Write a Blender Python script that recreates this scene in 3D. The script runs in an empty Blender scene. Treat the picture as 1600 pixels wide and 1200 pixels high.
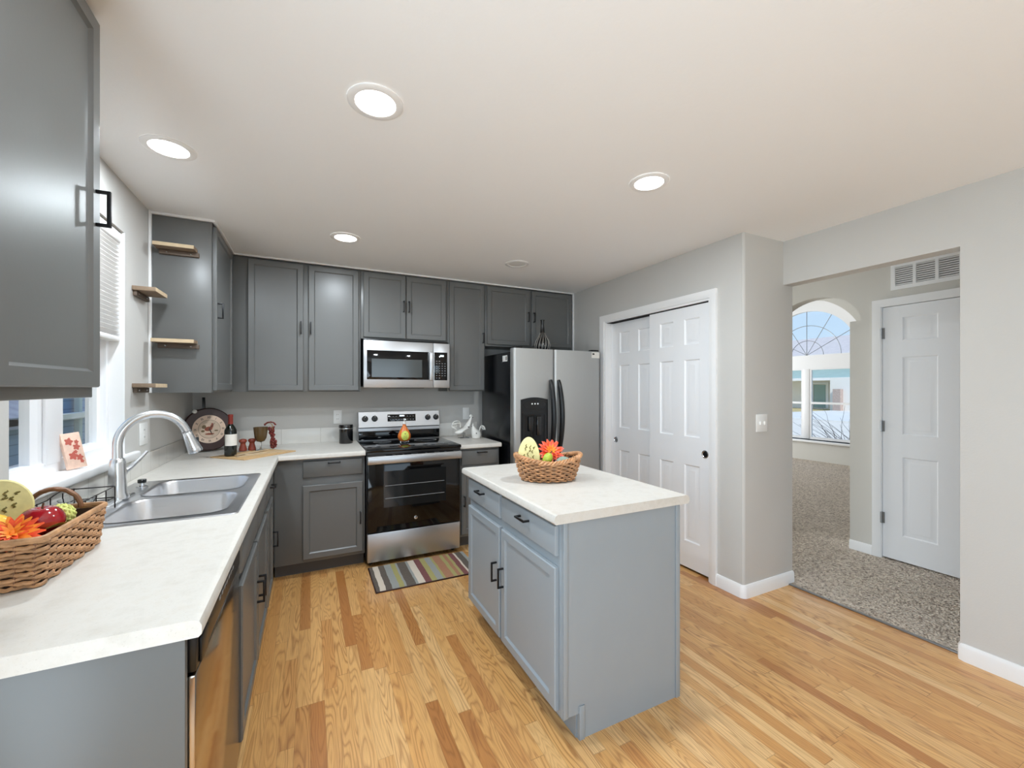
import bpy, bmesh, math, random
from mathutils import Vector, Matrix
PI = math.pi
sc = bpy.context.scene
COL = sc.collection
random.seed(7)

# ------------------------------------------------------------------ camera
cam_d = bpy.data.cameras.new('camera')
cam_d.sensor_width = 36.0
cam_d.lens = 650.11 / 1600 * 36.0
cam_d.shift_y = 7.5 / 1600
cam_d.clip_start = 0.02
cam_d.clip_end = 300
cam = bpy.data.objects.new('camera', cam_d)
cam.location = (0, 0, 1.396)
cam.rotation_euler = (PI / 2, 0, -math.radians(25.858))
COL.objects.link(cam)
sc.camera = cam
sc.view_settings.view_transform = 'Standard'
sc.view_settings.look = 'None'
sc.view_settings.exposure = 0.0
sc.view_settings.gamma = 1.0
sc.view_settings.use_curve_mapping = False
sc.cycles.max_bounces = 10
sc.cycles.diffuse_bounces = 6
sc.cycles.glossy_bounces = 4
sc.cycles.sample_clamp_indirect = 6.0
sc.cycles.caustics_reflective = False
sc.cycles.caustics_refractive = False

# ------------------------------------------------------------------ sky
world = bpy.data.worlds.new('sky'); sc.world = world
world.use_nodes = True
wn, wl = world.node_tree.nodes, world.node_tree.links
wn.clear()
w_out = wn.new('ShaderNodeOutputWorld'); w_bg = wn.new('ShaderNodeBackground')
w_tc = wn.new('ShaderNodeTexCoord'); w_sep = wn.new('ShaderNodeSeparateXYZ'); w_r = wn.new('ShaderNodeValToRGB')
wl.new(w_tc.outputs['Generated'], w_sep.inputs[0]); wl.new(w_sep.outputs['Z'], w_r.inputs[0])
w_r.color_ramp.elements[0].position = 0.0; w_r.color_ramp.elements[0].color = (.62, .82, 1.0, 1)
w_r.color_ramp.elements[1].position = 0.6; w_r.color_ramp.elements[1].color = (.25, .52, .95, 1)
wl.new(w_r.outputs[0], w_bg.inputs[0]); w_bg.inputs[1].default_value = 1.0
wl.new(w_bg.outputs[0], w_out.inputs[0])

# ------------------------------------------------------------------ sun, daylight and added fill
def lamp(name, kind, loc, rot, energy, color=(1, 1, 1), size=None, sy=None, spread=None):
    d = bpy.data.lights.new(name, kind); d.energy = energy; d.color = color
    if kind == 'AREA':
        d.shape = 'RECTANGLE' if sy else 'DISK'; d.size = size
        if sy: d.size_y = sy
        if spread: d.spread = spread
    o = bpy.data.objects.new(name, d); o.location = loc; o.rotation_euler = rot; COL.objects.link(o)
    return o
sun = lamp('sun', 'SUN', (0, 0, 12), (math.radians(48), 0, math.radians(-28)), 3.2, (1, .96, .9))
sun.data.angle = math.radians(1.5)
# daylight of the patio door behind the camera
lamp('patio_daylight', 'AREA', (-0.93, -.55, 1.08), (0, -math.radians(107), 0), 80, (.71, .865, 1.0), 1.95, 1.95)
lamp('dining_daylight', 'AREA', (1.1, -3.86, 1.35), (math.radians(112), 0, 0), 36, (.73, .875, 1.0), 2.55, 1.65)
lamp('living_side_fill', 'AREA', (6.6, 9.2, 1.6), (-math.radians(95), 0, 0), 230, (.9, .96, 1.0), 2.6, 1.7)  # added fill from an unseen side opening, not from the front window
lamp('hall_fill', 'AREA', (3.68, 4.18, 1.35), (-math.radians(92), 0, 0), 26, (.92, .97, 1.0), .95, 2.0)  # added lamp out of view that brightens the hall

# ------------------------------------------------------------------ material helpers
def srgb(r, g, b):
    f = lambda c: (c / 255 / 12.92) if c / 255 <= .04045 else ((c / 255 + .055) / 1.055) ** 2.4
    return (f(r), f(g), f(b), 1)
class NT:
    def __init__(s, name):
        s.m = bpy.data.materials.new(name); s.m.use_nodes = True
        s.t = s.m.node_tree; s.n = s.t.nodes; s.l = s.t.links
        s.b = s.n['Principled BSDF']; s.out = s.n['Material Output']
    def add(s, typ, **kw):
        n = s.n.new('ShaderNode' + typ)
        for k, v in kw.items(): setattr(n, k, v)
        return n
    def link(s, a, b): s.l.new(a, b)
    def val(s, x, sock):
        if isinstance(x, (int, float)): sock.default_value = x
        else: s.l.new(x, sock)
    def math(s, op, a, b=0.0, c=None):
        n = s.add('Math', operation=op); s.val(a, n.inputs[0]); s.val(b, n.inputs[1])
        if c is not None: s.val(c, n.inputs[2])
        return n.outputs[0]
    def noise(s, vec, scale, detail=2.0, rough=.5):
        n = s.add('TexNoise'); n.inputs['Scale'].default_value = scale; n.inputs['Detail'].default_value = detail
        n.inputs['Roughness'].default_value = rough
        if vec is not None: s.link(vec, n.inputs['Vector'])
        return n.outputs['Fac']
    def comb(s, x, y, z):
        n = s.add('CombineXYZ')
        for v, i in zip((x, y, z), n.inputs): s.val(v, i)
        return n.outputs[0]
    def pos(s):
        tc = s.add('TexCoord'); sep = s.add('SeparateXYZ'); s.link(tc.outputs['Object'], sep.inputs[0])
        return tc.outputs['Object'], sep.outputs[0], sep.outputs[1], sep.outputs[2]
    def ramp(s, fac, stops, interp='LINEAR'):
        n = s.add('ValToRGB'); cr = n.color_ramp; cr.interpolation = interp
        while len(cr.elements) < len(stops): cr.elements.new(.5)
        for e, (p, c) in zip(cr.elements, stops): e.position = p; e.color = c
        s.link(fac, n.inputs[0]); return n.outputs[0]
    def mix(s, fac, a, b, mode='MIX'):
        n = s.add('Mix', data_type='RGBA', blend_type=mode)
        s.val(fac, n.inputs[0])
        for v, i in ((a, 6), (b, 7)):
            if isinstance(v, tuple): n.inputs[i].default_value = v
            else: s.link(v, n.inputs[i])
        return n.outputs[2]
    def bump(s, h, strength, dist=.01):
        n = s.add('Bump'); n.inputs['Strength'].default_value = strength; n.inputs['Distance'].default_value = dist
        s.link(h, n.inputs['Height']); s.link(n.outputs[0], s.b.inputs['Normal'])
    def base(s, c):
        if isinstance(c, tuple): s.b.inputs['Base Color'].default_value = c
        else: s.link(c, s.b.inputs['Base Color'])
    def rough(s, r): s.val(r, s.b.inputs['Roughness'])

def mat(name, col, rough=.5, metal=0, var=.0, vscale=6, bump=0, bscale=200, spec=None, coat=0, trans=0, ior=None, emit=0, alpha=None):
    t = NT(name)
    if var:
        v = t.noise(t.pos()[0], vscale, 4)
        lo = tuple(c * (1 - var) for c in col[:3]) + (1,); hi = tuple(min(1, c * (1 + var)) for c in col[:3]) + (1,)
        t.base(t.ramp(v, [(.3, lo), (.7, hi)]))
    else: t.base(col)
    t.rough(rough); t.b.inputs['Metallic'].default_value = metal
    if bump: t.bump(t.noise(t.pos()[0], bscale, 3), bump, .002)
    if spec is not None: t.b.inputs['Specular IOR Level'].default_value = spec
    if coat: t.b.inputs['Coat Weight'].default_value = coat; t.b.inputs['Coat Roughness'].default_value = .05
    if trans: t.b.inputs['Transmission Weight'].default_value = trans
    if ior: t.b.inputs['IOR'].default_value = ior
    if emit:
        t.b.inputs['Emission Color'].default_value = col; t.b.inputs['Emission Strength'].default_value = emit
    return t.m

M = {}
M['ceiling'] = mat('ceiling paint', srgb(243, 244, 245), .9, bump=.25, bscale=55)
M['wall'] = mat('wall paint', srgb(199, 197, 193), .8, var=.015, vscale=2, bump=.25, bscale=120)
M['hallwall'] = mat('hall wall paint', srgb(206, 203, 196), .85, bump=.2, bscale=120)
M['white'] = mat('white trim paint', srgb(240, 240, 240), .4)
M['door'] = mat('white door paint', srgb(240, 241, 243), .38, bump=.05, bscale=80)
M['vinyl'] = mat('white window vinyl', srgb(244, 244, 246), .35)
M['blind'] = mat('white blind slats', srgb(240, 238, 236), .55)
M['cab'] = mat('grey cabinet paint', srgb(104, 105, 104), .34, var=.02, vscale=3, bump=.04, bscale=90)
M['islandlit'] = mat('cabinet paint lightened for daylight', srgb(148, 156, 162), .36, var=.02, vscale=3, bump=.04, bscale=90)  # cabinet grey made lighter, daylight on the island put into its colour
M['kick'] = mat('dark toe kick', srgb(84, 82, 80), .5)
M['black'] = mat('black handle metal', srgb(22, 22, 24), .35, .3)
M['blackplastic'] = mat('black plastic', srgb(16, 16, 18), .3)
M['fridgeside'] = mat('black fridge side', srgb(14, 15, 18), .22, bump=.15, bscale=300)
M['blackglass'] = mat('black glass', srgb(7, 7, 9), .05, spec=.4)
M['screen'] = mat('dark oven window', srgb(26, 27, 28), .08, spec=.6)
M['micwin'] = mat('microwave window mesh', srgb(74, 78, 78), .12, spec=.6)
M['gap'] = mat('dark gap', srgb(12, 12, 12), .8)
M['lampglow'] = mat('lamp diffuser', (1, .97, .92, 1), .5, emit=9)
M['lampoff'] = mat('unlit lamp lens', srgb(225, 226, 224), .4)
M['display'] = mat('clock display', (.8, .95, 1, 1), .4, emit=1.1)
M['greymark'] = mat('grey panel marks', srgb(150, 152, 155), .5)
M['chrome'] = mat('chrome', srgb(215, 217, 220), .12, 1)
M['nickel'] = mat('satin nickel', srgb(226, 228, 230), .24, .9)
M['hinge'] = mat('hinge metal', srgb(150, 150, 150), .35, .9)
M['plate'] = mat('white outlet plastic', srgb(238, 238, 236), .4)
M['clockrim'] = mat('dark maroon clock rim', srgb(52, 26, 24), .35)
M['clockface'] = mat('cream clock face', srgb(226, 200, 178), .6, var=.05, vscale=20)
M['clockmid'] = mat('tan clock centre', srgb(205, 182, 160), .6, var=.12, vscale=30)
M['clockink'] = mat('clock ink', srgb(60, 42, 34), .6)
M['rust'] = mat('rust brown paint', srgb(140, 70, 45), .6, var=.2, vscale=60)
M['olive'] = mat('olive brown paint', srgb(105, 85, 55), .6, var=.2, vscale=60)
M['bottle'] = mat('dark green bottle glass', srgb(14, 18, 12), .06, spec=.6)
M['foil'] = mat('red bottle foil', srgb(128, 44, 34), .35, .2)
M['paper'] = mat('white paper label', srgb(226, 222, 214), .7)
M['redwood'] = mat('red stained wood', srgb(132, 58, 42), .35, var=.12, vscale=40)
M['board'] = mat('pale bamboo', srgb(206, 170, 122), .5, var=.1, vscale=25)
M['boarddark'] = mat('brown bamboo edge', srgb(176, 136, 92), .5, var=.1, vscale=25)
M['amber'] = mat('amber glass', srgb(106, 84, 52), .1, trans=.35, ior=1.45)
M['clear'] = mat('clear glass', srgb(245, 248, 248), .03, trans=1, ior=1.45)
M['berry'] = mat('red berry', srgb(118, 44, 38), .4, var=.4, vscale=80)
M['straw'] = mat('straw ring', srgb(170, 140, 90), .7, var=.2, vscale=60)
M['ceramic'] = mat('white ceramic', srgb(232, 230, 224), .3, var=.04, vscale=30)
M['greyink'] = mat('grey glaze', srgb(96, 92, 88), .5)
M['orange'] = mat('orange plastic bottle', srgb(214, 116, 46), .25, var=.06)
M['limelabel'] = mat('lime label', srgb(204, 214, 96), .5)
M['darkgreen'] = mat('dark green print', srgb(58, 84, 40), .5)
M['wickerA'] = mat('brown wicker', srgb(188, 138, 96), .38, var=.38, vscale=30, bump=.3, bscale=200)
M['wickerB'] = mat('tan rush wicker', srgb(176, 132, 92), .55, var=.34, vscale=30, bump=.3, bscale=200)
M['wickerdark'] = mat('dark wicker lining', srgb(58, 34, 22), .7, var=.2, vscale=40)
M['cane'] = mat('brown cane handle', srgb(124, 84, 56), .5, var=.2, vscale=40)
M['egg'] = mat('pale yellow plaque', srgb(226, 214, 150), .5, var=.08, vscale=40)
M['eggink'] = mat('olive plaque drawing', srgb(120, 108, 52), .6)
M['petalR'] = mat('orange red petal', srgb(238, 82, 30), .6, var=.2, vscale=60)
M['petalO'] = mat('orange petal', srgb(248, 140, 40), .6, var=.15, vscale=60)
M['pinkpetal'] = mat('coral petal', srgb(240, 96, 72), .6, var=.2, vscale=60)
M['apple'] = mat('shiny red apple skin', srgb(150, 20, 30), .12, var=.25, vscale=14, coat=.5)
M['stem'] = mat('brown stem', srgb(90, 62, 36), .7)
M['yellowfruit'] = mat('yellow gourd skin', srgb(240, 190, 60), .3, var=.12, vscale=18)
M['greenfruit'] = mat('lime green fruit', srgb(168, 184, 60), .4, var=.15, vscale=30)
M['limeball'] = mat('lime textured ball', srgb(214, 218, 130), .7, var=.1, vscale=60, bump=.8, bscale=150)
M['grape'] = mat('dark purple grape', srgb(66, 40, 62), .25, var=.25, vscale=40)
M['leafblue'] = mat('grey green leaf', srgb(140, 158, 142), .6, var=.1)
M['leafyellow'] = mat('yellow leaf', srgb(226, 190, 90), .6, var=.1)
M['wire'] = mat('black wire', srgb(36, 30, 30), .4, .5)
M['shelfwood'] = mat('weathered brown shelf wood', srgb(132, 112, 92), .7, var=.2, vscale=18)
M['shelfedge'] = mat('pale cut wood', srgb(204, 182, 150), .7, var=.08, vscale=30)
M['bracket'] = mat('brown bracket batten', srgb(96, 82, 70), .6)
M['card'] = mat('pink card print', srgb(230, 196, 176), .6, var=.12, vscale=40)
M['cardink'] = mat('red card print', srgb(186, 92, 78), .6)
M['canister'] = mat('black enamel canister', srgb(12, 12, 14), .08, coat=.6)
M['vaseblack'] = mat('black vase glaze', srgb(16, 15, 15), .25)
M['vasestripe'] = mat('pale vase stripe', srgb(160, 154, 146), .4)
M['ventdark'] = mat('dark duct', srgb(92, 90, 86), .8)
M['glass'] = None
def glass_mat():
    t = NT('window glass'); n = t.n; n.remove(t.b)
    tr = t.add('BsdfTransparent'); gl = t.add('BsdfGlossy'); gl.inputs['Roughness'].default_value = .02
    mx = t.add('MixShader'); lw = t.add('LayerWeight')
    t.link(t.math('MULTIPLY_ADD', t.math('POWER', lw.outputs['Facing'], 4.0), .35, .03), mx.inputs[0]); t.link(tr.outputs[0], mx.inputs[1]); t.link(gl.outputs[0], mx.inputs[2])
    t.link(mx.outputs[0], t.out.inputs[0]); return t.m
M['glass'] = glass_mat()

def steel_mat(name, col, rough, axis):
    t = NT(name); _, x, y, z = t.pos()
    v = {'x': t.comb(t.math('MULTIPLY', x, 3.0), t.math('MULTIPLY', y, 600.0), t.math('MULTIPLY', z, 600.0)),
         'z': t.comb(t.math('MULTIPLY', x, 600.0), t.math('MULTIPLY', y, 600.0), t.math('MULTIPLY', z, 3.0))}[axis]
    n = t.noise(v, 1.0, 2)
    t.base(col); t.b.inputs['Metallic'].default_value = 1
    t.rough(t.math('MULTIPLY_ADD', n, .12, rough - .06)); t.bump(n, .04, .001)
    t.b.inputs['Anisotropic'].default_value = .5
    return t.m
M['steel'] = steel_mat('brushed stainless steel', srgb(196, 197, 199), .36, 'x')
M['steelv'] = steel_mat('fridge stainless steel', srgb(186, 185, 182), .46, 'z')
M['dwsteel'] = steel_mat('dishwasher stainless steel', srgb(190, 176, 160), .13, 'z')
M['sinksteel'] = steel_mat('sink stainless steel', srgb(222, 224, 228), .3, 'x')

def floor_mat():
    t = NT('oak strip floor'); P, x, y, z = t.pos()
    W = .0572
    row = t.math('FLOOR', t.math('DIVIDE', x, W))
    wn1 = t.add('TexWhiteNoise', noise_dimensions='1D'); t.link(row, wn1.inputs['W'])
    r1 = wn1.outputs['Value']
    ln = t.math('MULTIPLY_ADD', r1, .6, .55)
    yo = t.math('ADD', y, t.math('MULTIPLY', r1, 7.3))
    q = t.math('DIVIDE', yo, ln)
    brd = t.math('FLOOR', q)
    wn2 = t.add('TexWhiteNoise', noise_dimensions='2D'); t.link(t.comb(row, brd, 0.0), wn2.inputs['Vector'])
    r2 = wn2.outputs['Value']
    sepc = t.add('SeparateColor'); t.link(wn2.outputs['Color'], sepc.inputs[0])
    r3, r4 = sepc.outputs[1], sepc.outputs[2]
    col = t.ramp(r2, [(0, srgb(180, 118, 62)), (.08, srgb(204, 146, 84)), (.3, srgb(218, 164, 98)), (.75, srgb(226, 176, 112)), (1, srgb(235, 194, 136))])
    # ring figure: contour lines of a noise stretched along the board, different on each board
    gv = t.comb(t.math('ADD', t.math('MULTIPLY', x, 11.0), t.math('MULTIPLY', r2, 90.0)),
                t.math('ADD', t.math('MULTIPLY', y, 1.25), t.math('MULTIPLY', r3, 60.0)), t.math('MULTIPLY', r4, 9.0))
    g = t.noise(gv, 1.0, 2.2, .42)
    ring = t.math('PINGPONG', t.math('MULTIPLY', g, t.math('MULTIPLY_ADD', r4, 14.0, 15.0)), .5)
    line = t.ramp(ring, [(0, (1, 1, 1, 1)), (.12, (.5, .5, .5, 1)), (.3, (0, 0, 0, 1))])
    pores = t.noise(t.comb(t.math('MULTIPLY', x, 420.0), t.math('MULTIPLY', y, 9.0), 0.0), 1.0, 2)
    pfac = t.ramp(pores, [(.38, (1, 1, 1, 1)), (.55, (0, 0, 0, 1))])
    amt = t.math('MULTIPLY_ADD', r3, .45, .28)
    c1 = t.mix(t.math('MULTIPLY', line, amt), col, srgb(150, 94, 44))
    c2 = t.mix(t.math('MULTIPLY', pfac, .22), c1, srgb(140, 88, 44))
    blot = t.noise(t.comb(t.math('MULTIPLY', x, 14.0), t.math('MULTIPLY', y, 2.0), r2), 1.0, 3)
    c3 = t.mix(t.ramp(blot, [(.66, (0, 0, 0, 1)), (.8, (.55, .55, .55, 1))]), c2, srgb(128, 70, 34))
    fx = t.math('FRACT', t.math('DIVIDE', x, W)); fy = t.math('FRACT', q)
    gx = t.math('LESS_THAN', fx, .025); gy = t.math('LESS_THAN', fy, .003)
    gap = t.math('MAXIMUM', gx, gy)
    c4 = t.mix(t.math('MULTIPLY', gap, .4), c3, srgb(96, 56, 26))
    t.base(c4)
    t.rough(t.math('MULTIPLY_ADD', line, .06, .32)); t.b.inputs['Coat Weight'].default_value = .35; t.b.inputs['Coat Roughness'].default_value = .22
    h = t.math('SUBTRACT', t.math('MULTIPLY', line, -.15), gap)
    t.bump(h, .12, .001)
    return t.m
M['floor'] = floor_mat()

def carpet_mat():
    t = NT('grey beige carpet'); P, x, y, z = t.pos()
    a = t.noise(P, 55, 3, .7); b = t.noise(P, 3.5, 3)
    c = t.ramp(a, [(.34, srgb(122, 108, 96)), (.47, srgb(204, 188, 170)), (.64, srgb(242, 230, 214))])
    t.base(t.mix(t.math('MULTIPLY', b, .3), c, srgb(206, 194, 190)))
    t.rough(.95); t.b.inputs['Specular IOR Level'].default_value = .1
    v = t.add('TexVoronoi'); v.inputs['Scale'].default_value = 70; t.link(P, v.inputs['Vector'])
    t.bump(t.math('ADD', v.outputs['Distance'], a), 1.0, .02)
    return t.m
M['carpet'] = carpet_mat()

def counter_mat():
    t = NT('speckled white laminate'); P, x, y, z = t.pos()
    a = t.noise(P, 16, 5, .65); b = t.noise(P, 240, 2)
    c = t.ramp(a, [(.3, srgb(202, 197, 188)), (.52, srgb(212, 208, 201)), (.75, srgb(206, 200, 190))])
    t.base(t.mix(t.ramp(b, [(.62, (0, 0, 0, 1)), (.74, (.35, .35, .35, 1))]), c, srgb(176, 168, 156)))
    t.rough(.38); return t.m
M['counter'] = counter_mat()

def rug_mat():
    t = NT('striped woven rug'); P, x, y, z = t.pos()
    n = t.noise(t.comb(t.math('MULTIPLY', x, 400.0), t.math('MULTIPLY', y, 60.0), 0.0), 1.0, 2)
    wav = t.math('MULTIPLY', t.math('SUBTRACT', t.noise(t.comb(0.0, t.math('MULTIPLY', y, 6.0), x), 2.0), .5), .012)
    u = t.math('DIVIDE', t.math('SUBTRACT', t.math('ADD', x, wav), .405), .79)
    br, cr, gy, ol, mr, rs = srgb(66, 54, 50), srgb(214, 200, 184), srgb(142, 146, 144), srgb(158, 150, 84), srgb(104, 26, 40), srgb(160, 104, 70)
    stops = [(0, br), (.035, cr), (.085, br), (.14, gy), (.20, ol), (.245, gy), (.265, br), (.345, gy), (.37, cr), (.43, mr), (.49, ol), (.54, gy), (.60, ol), (.625, rs), (.70, ol), (.735, rs), (.77, ol), (.80, mr), (.85, cr), (.87, br), (.93, gy)]
    c = t.ramp(u, stops, 'CONSTANT')
    t.base(t.mix(t.math('MULTIPLY', n, .25), c, srgb(200, 190, 170))); t.rough(.95); t.bump(n, .5, .003)
    return t.m
M['rug'] = rug_mat()

def tile_mat(axis, size, off):
    t = NT('white square tile ' + axis); P, x, y, z = t.pos()
    u = {'x': x, 'y': y}[axis]
    f = t.math('FRACT', t.math('DIVIDE', t.math('SUBTRACT', u, off), size))
    g = t.math('LESS_THAN', f, .004 / size)
    c = t.mix(g, srgb(228, 226, 221), srgb(200, 197, 190)); t.base(c); t.rough(.22); t.bump(t.math('SUBTRACT', 1.0, g), .4, .002)
    return t.m
M['tilex'] = tile_mat('x', .31, -.229); M['tiley'] = tile_mat('y', .152, 3.118)
def siding_mat(name, col, h=.14):
    t = NT(name); P, x, y, z = t.pos()
    f = t.math('FRACT', t.math('DIVIDE', z, h)); t.base(t.mix(t.math('LESS_THAN', f, .1), col, tuple(c * .6 for c in col[:3]) + (1,)))
    t.rough(.8); t.bump(f, .6, .02); return t.m
M['siding'] = siding_mat('blue lap siding', srgb(120, 148, 178)); M['whitesiding'] = siding_mat('white lap siding', srgb(226, 226, 220))
M['shingle'] = mat('purple grey roof shingles', srgb(200, 192, 190), .9, var=.06, vscale=3, bump=.3, bscale=8)
M['tealroof'] = mat('teal roof', srgb(150, 176, 172), .8, var=.05, vscale=2)
M['greyroof'] = mat('grey roof shingles', srgb(150, 150, 158), .9, var=.15, vscale=6)
M['lawn'] = mat('dry winter lawn', srgb(190, 172, 120), .95, var=.2, vscale=1.2)
M['asphalt'] = mat('pale street', srgb(224, 216, 204), .9, var=.06, vscale=1)
M['concrete'] = mat('pale concrete', srgb(222, 220, 214), .9, var=.04, vscale=1)
M['brickpier'] = mat('pink brick', srgb(178, 160, 152), .9, var=.12, vscale=8)
M['peach'] = mat('peach siding', srgb(250, 240, 230), .9)
M['tealdoor'] = mat('teal front door', srgb(130, 166, 160), .5)
M['twig'] = mat('bare brown twig', srgb(96, 84, 80), .8)
M['garage'] = mat('white garage door', srgb(232, 230, 224), .7)
M['darkglass'] = mat('dark house window', srgb(110, 124, 132), .15)

# ------------------------------------------------------------------ mesh helpers
class MB:
    def __init__(s): s.v = []; s.f = []; s.mi = []
    def add(s, vs, fs, mi=0, fm=None):
        o = len(s.v); s.v += [tuple(fm(*p)) if fm else tuple(p) for p in vs]
        s.f += [[i + o for i in f] for f in fs]; s.mi += [mi] * len(fs); return s
    def box(s, x0, x1, y0, y1, z0, z1, bev=0, mi=0, fm=None, seg=2):
        x0, x1 = min(x0, x1), max(x0, x1); y0, y1 = min(y0, y1), max(y0, y1); z0, z1 = min(z0, z1), max(z0, z1)
        bm = bmesh.new(); bmesh.ops.create_cube(bm, size=1)
        for v in bm.verts: v.co = Vector(((x0 + x1) / 2 + v.co.x * (x1 - x0), (y0 + y1) / 2 + v.co.y * (y1 - y0), (z0 + z1) / 2 + v.co.z * (z1 - z0)))
        if bev: bmesh.ops.bevel(bm, geom=bm.edges[:], offset=min(bev, .49 * min(x1 - x0, y1 - y0, z1 - z0)), segments=seg, profile=.5, affect='EDGES')
        bm.verts.index_update()
        s.add([v.co[:] for v in bm.verts], [[v.index for v in f.verts] for f in bm.faces], mi, fm); bm.free(); return s
    def rings(s, rs, closed=False, cap0=True, cap1=True, mi=0, fm=None):
        n = len(rs[0]); vs = [p for r in rs for p in r]; fs = []
        m = len(rs)
        for k in range(m if closed else m - 1):
            a, b = k * n, ((k + 1) % m) * n
            for i in range(n): fs.append([a + i, a + (i + 1) % n, b + (i + 1) % n, b + i])
        if not closed:
            if cap0: fs.append(list(range(n))[::-1])
            if cap1: fs.append([(m - 1) * n + i for i in range(n)])
        return s.add(vs, fs, mi, fm)
    def lathe(s, prof, c=(0, 0, 0), seg=28, mi=0, cap0=True, cap1=True, M4=None, sx=1, sy=1):
        rs = []
        for r, z in prof:
            r = max(r, 1e-4); ring = []
            for i in range(seg):
                a = 2 * PI * i / seg; p = Vector((r * math.cos(a) * sx, r * math.sin(a) * sy, z))
                if M4: p = M4 @ p
                ring.append((p.x + c[0], p.y + c[1], p.z + c[2]))
            rs.append(ring)
        return s.rings(rs, False, cap0, cap1, mi)
    def tube(s, path, r, seg=8, closed=False, mi=0, flat=1.0):
        P = [Vector(p) for p in path]; n = len(P); rs = []; up = None
        for i in range(n):
            if closed: t = P[(i + 1) % n] - P[i - 1]
            else: t = P[min(i + 1, n - 1)] - P[max(i - 1, 0)]
            if t.length < 1e-9: t = Vector((0, 0, 1))
            t.normalize()
            if up is None: up = Vector((0, 0, 1)) if abs(t.z) < .95 else Vector((1, 0, 0))
            a = up - t * up.dot(t)
            if a.length < 1e-6: a = t.orthogonal()
            a.normalize(); up = a; b = t.cross(a); rr = r[i] if isinstance(r, (list, tuple)) else r
            rs.append([tuple(P[i] + a * (rr * math.cos(2 * PI * k / seg)) + b * (rr * flat * math.sin(2 * PI * k / seg))) for k in range(seg)])
        return s.rings(rs, closed, True, True, mi)
    def ball(s, c, rx, ry=None, rz=None, seg=16, rn=10, mi=0, M4=None):
        ry = ry or rx; rz = rz or rx; rs = []
        for j in range(rn + 1):
            th = PI * j / rn; r = max(math.sin(th), 1e-3)
            ring = []
            for i in range(seg):
                p = Vector((rx * r * math.cos(2 * PI * i / seg), ry * r * math.sin(2 * PI * i / seg), -rz * math.cos(th)))
                if M4: p = M4 @ p
                ring.append((p.x + c[0], p.y + c[1], p.z + c[2]))
            rs.append(ring)
        return s.rings(rs, mi=mi)
    def prism(s, poly, d0, d1, fm, mi=0):          # polygon in (u, z), extruded along d
        n = len(poly)
        return s.rings([[(u, z, d0) for u, z in poly], [(u, z, d1) for u, z in poly]], mi=mi, fm=fm)
    def plate(s, us, zs, holes, d0, d1, fm, mi=0):   # slab on a grid of (u, z) cells with some cells left out, sharing its vertices
        us = sorted(set(us)); zs = sorted(set(zs)); nu, nz = len(us), len(zs)
        solid = lambda i, j: 0 <= i < nu - 1 and 0 <= j < nz - 1 and not any(h[0] - 1e-6 <= (us[i] + us[i + 1]) / 2 <= h[1] + 1e-6 and h[2] - 1e-6 <= (zs[j] + zs[j + 1]) / 2 <= h[3] + 1e-6 for h in holes)
        vs = [(us[i], zs[j], d) for d in (d0, d1) for j in range(nz) for i in range(nu)]
        I = lambda i, j, k: k * nu * nz + j * nu + i; fs = []
        for i in range(nu - 1):
            for j in range(nz - 1):
                if not solid(i, j): continue
                for k in (0, 1): fs.append([I(i, j, k), I(i + 1, j, k), I(i + 1, j + 1, k), I(i, j + 1, k)])
                for (di, dj, a, b) in ((-1, 0, (i, j), (i, j + 1)), (1, 0, (i + 1, j), (i + 1, j + 1)), (0, -1, (i, j), (i + 1, j)), (0, 1, (i, j + 1), (i + 1, j + 1))):
                    if not solid(i + di, j + dj): fs.append([I(*a, 0), I(*b, 0), I(*b, 1), I(*a, 1)])
        return s.add(vs, fs, mi, fm)

def FY(plane, sg=-1): return lambda u, z, d: (u, plane + sg * d, z)      # face looking to -y
def FX(plane, sg=1): return lambda u, z, d: (plane + sg * d, u, z)       # face looking to +x (sg=-1: to -x)
def FZ(plane=0): return lambda u, v, d: (u, v, plane + d)

def obj(name, mb, m, parent=None, label=None, smooth=35, rel=True, loc=None, rot=None):
    me = bpy.data.meshes.new(name)
    off = Vector((0, 0, 0))
    if rel and parent is not None:
        r = parent
        while r.parent: r = r.parent
        off = r.location
    me.from_pydata([tuple(Vector(p) - off) for p in mb.v], [], mb.f)
    ms = m if isinstance(m, (list, tuple)) else [m]
    for k in ms: me.materials.append(M[k])
    me.polygons.foreach_set('material_index', mb.mi)
    bm = bmesh.new(); bm.from_mesh(me); bmesh.ops.recalc_face_normals(bm, faces=bm.faces); bm.to_mesh(me); bm.free()
    if smooth:
        me.shade_smooth(); me.set_sharp_from_angle(angle=math.radians(smooth))
    o = bpy.data.objects.new(name, me); COL.objects.link(o)
    if parent is not None: o.parent = parent
    if loc: o.location = loc
    if rot: o.rotation_euler = rot
    if label: o['label'] = label
    return o
def tag(o, label, cat, group=None):
    o['label'] = label; o['category'] = cat
    if group: o['group'] = group
    return o
def thing(name, label, cat, loc=(0, 0, 0), rot=None, group=None):
    o = bpy.data.objects.new(name, None); COL.objects.link(o); o.location = loc; o.empty_display_size = .05
    if rot: o.rotation_euler = rot
    return tag(o, label, cat, group)
def struct(name, mb, m, parent=None, smooth=35):
    o = obj(name, mb, m, parent, smooth=smooth)
    if parent is None: o['kind'] = 'structure'
    return o
def copy_tree(o, parent=None):
    c = o.copy(); COL.objects.link(c)
    if parent is not None: c.parent = parent
    for ch in list(o.children): copy_tree(ch, c)
    return c

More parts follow.
